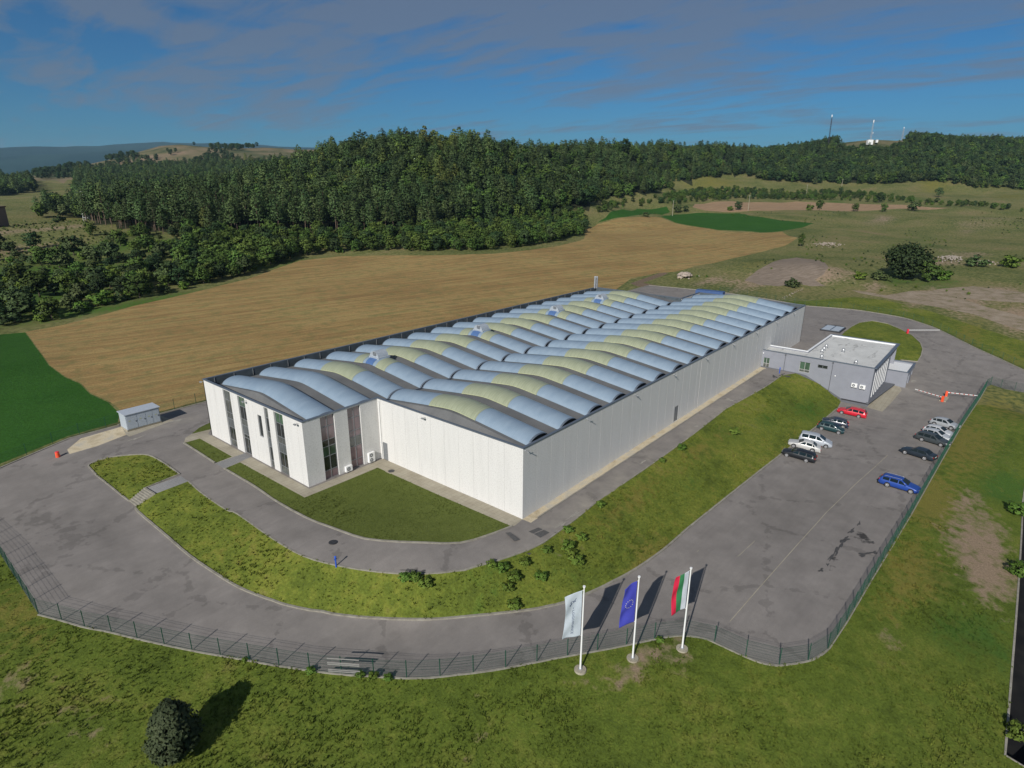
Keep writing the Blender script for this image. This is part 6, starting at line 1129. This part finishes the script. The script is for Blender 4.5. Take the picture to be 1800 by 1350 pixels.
rocks('rubble', G(1452, 430), 140, 13, 7, .9, 'stone', 'scattered pale rubble line in the rough pasture by the slim tree', 'rubble', 6)
rocks('rubble', G(1670, 455), 120, 14, 5, 1.2, 'rubble', 'broken brown rocks on the slope right of the large dark tree', 'rubble', 8)
rocks('rubble', G(1730, 462), 70, 9, 4, 1.1, 'stone', 'pale rocks in the hollow near the right edge', 'rubble', 9)
rocks('rubble', G(1395, 516), 60, 22, 1.0, .35, 'stone', 'thin line of white stones on the verge behind the hall', 'rubble', 10)
# lorry parked behind the hall: only its roof shows over the parapet
lp = PZ(1251, 511.5, 3.7); r_ = empty('lorry', (lp[0], lp[1]-.5, .05), R(-84), 'blue lorry parked behind the hall, only its roof showing above the wall', 'lorry')
m = MB(); m.box(-5, 3.2, -1.25, 1.25, 1.1, 3.75); m.build('cargo_box', 'truck_blue', r_, .03); m = MB(); m.box(3.5, 5.4, -1.2, 1.2, .7, 3.0); m.build('cab', 'truck_blue', r_, .15); m = MB(); m.box(-5, 5, -.5, .5, .7, 1.05); m.build('chassis', 'dark_metal', r_)
for x in (-4, -2.8, 4.2):
    for y in (-1.1, 1.1): m = MB(); m.tube((x, y-.13, .5), (x, y+.13, .5), .5, .5, 14); m.build('wheel', 'rubber', r_)

# ================================================================== poles, pylon, masts
def upole(u, v, h, label, lean=0.):
    p = G(u, v); r_ = empty('utility_pole', p, 0, label, 'pole'); m = MB(); m.tube((0, 0, -.3), (lean, 0, h), .24, .17, 8); m.build('shaft', 'concrete', r_); m = MB(); m.tube((lean*.95-ua[0]*.9, -ua[1]*.9, h*.95), (lean*.95+ua[0]*.9, ua[1]*.9, h*.95), .08, n=6); m.build('crossarm', 'galv', r_)
upole(983, 366, 13, 'tall pale utility pole standing at the edge of the pine wood'); upole(1182, 378, 12.5, 'utility pole at the corner of the two far green strips'); upole(1315, 370, 13, 'utility pole between the dark bush cluster and the pale tilled field'); upole(1417, 342, 11, 'short yellowish utility pole in the far shrub band'); upole(1478, 336, 14, 'leaning utility pole below the right-hand wooded hill', 1.)
def lattice(name, base, h, wb, wt, label, cat, n=9, mat='galv', r_=.07):
    root = empty(name, base, R(20), label, cat); m = MB(); c = []
    for i in range(n+1): w_ = wb+(wt-wb)*i/n; c.append([Vector((sx*w_/2, sy*w_/2, h*i/n)) for sx, sy in ((1, 1), (-1, 1), (-1, -1), (1, -1))])
    for i in range(n):
        for k in range(4): m.tube(c[i][k], c[i+1][k], r_, n=4, cap=False); m.tube(c[i][k], c[i+1][(k+1) % 4], r_*.7, n=4, cap=False); m.tube(c[i+1][k], c[i+1][(k+1) % 4], r_*.7, n=4, cap=False)
    m.build('lattice', mat, root); return root
pp = G(152, 386); ly = lattice('pylon', pp, 15, 2.2, .9, 'grey steel lattice pylon at the left end of the pine wood', 'pylon', 8, 'white_paint', .09)
m = MB(); m.tube((-2.2, 0, 14.6), (2.2, 0, 14.6), .09, n=5); m.build('crossarm', 'galv', ly); m = MB(); m.box(-1.4, -.4, -.4, .4, 8.4, 9.4); m.build('transformer', 'white_paint', ly)
for u, v, D, h, lab in ((1457, 249, 1000, 46, 'tallest thin dark mast with a white antenna head, on the hill'), (1530, 247, 1000, 27, 'lattice mast with dishes above the white cabin on the hill'), (1585, 247, 1000, 19, 'thin faint mast farthest right on the hilltop')):
    p = PD(u, v, D); p[2] = height([p[0]], [p[1]])[0]-.5; r0_ = lattice('radio_mast', p, h, 1.4 if h > 30 else 1.8, 1.0, lab, 'radio mast', 14 if h > 30 else 9, 'dark_metal' if h > 30 else 'galv', .14 if h > 30 else .1)
    if h > 30: r0_.rotation_euler = (R(-2), R(3.), 0)
    m = MB(); m.box(-.55, .55, -.55, .55, h-1, h+(2.6 if h > 20 else .5)); m.build('antenna', 'white_paint', r0_)
    if h == 27: m = MB(); m.tube((0, -1.2, h*.42), (0, -2., h*.42), 1.1, .9, 12); m.build('dish', 'white_paint', r0_)
def cabin(u, v, D, w_, d, h, label, mat='white_paint'):
    p = PD(u, v, D); p[2] = height([p[0]], [p[1]])[0]; r_ = empty('cabin', p, R(-50), label, 'cabin'); m = MB(); m.box(-w_/2, w_/2, -d/2, d/2, -1, h); m.build('wall', mat, r_); m = MB(); m.box(-w_/2-.2, w_/2+.2, -d/2-.2, d/2+.2, h, h+.25); m.build('roof', 'galv', r_); m = MB(); m.box(-w_/2-.03, -w_/2-.002, -.5, .5, 0, 2.1); m.build('door', 'door_grey', r_)
cabin(1464, 251, 985, 9, 4, 4.5, 'long white cabin at the foot of the tallest mast'); cabin(1452, 252, 980, 4, 4, 3.2, 'small pale cabin left of the long white cabin'); cabin(1529, 249, 985, 7.5, 5, 6, 'square white cabin at the foot of the middle mast'); cabin(1541, 248, 990, 3, 3, 3, 'small white cabin right of the middle mast')
# the brown building cut by the left edge
ph = G(-18, 398); r_ = empty('brown_house', ph, YAW+.2, 'brown rendered building cut off by the left edge of the photo', 'house')
m = MB(); m.box(-6, 6, -5.5, 5.5, -1, 9); m.build('wall', 'brown_render', r_); m = MB(); m.box(-6.4, 6.4, -5.9, 5.9, 9, 9.5); m.build('roof', 'roof_brown', r_)
for z in (1.2, 4., 6.8):
    for y in (-3.2, .5): m = MB(); m.box(-6.06, -5.99, y, y+1.5, z, z+1.5); w_ = m.build('window', 'window_frame', r_); m = MB(); m.box(-6.075, -6.062, y+.1, y+1.4, z+.1, z+1.4); m.build('pane', 'glass_dark').parent = w_

# ================================================================== air
HTOP = float(TZ.max())+25; print('highest', TZ.max(), 'lowest', TZ.min())
hz = MB(); hz.box(-14000, 14000, -14000, 14000, float(TZ.min())-2, HTOP); ho = hz.build('haze', [], None, kind='stuff'); ho['label'] = 'thin blue haze in the distance'; ho['category'] = 'haze'
hm = bpy.data.materials.new('haze'); hm.use_nodes = True; ht = hm.node_tree; ht.nodes.clear(); pv = ht.nodes.new('ShaderNodeVolumePrincipled'); pv.inputs['Color'].default_value = (.46, .74, 1.0, 1); pv.inputs['Density'].default_value = HAZE; pv.inputs['Anisotropy'].default_value = .1
oo = ht.nodes.new('ShaderNodeOutputMaterial'); ht.links.new(pv.outputs[0], oo.inputs['Volume']); ho.data.materials.append(hm); scene.cycles.volume_bounces = 0
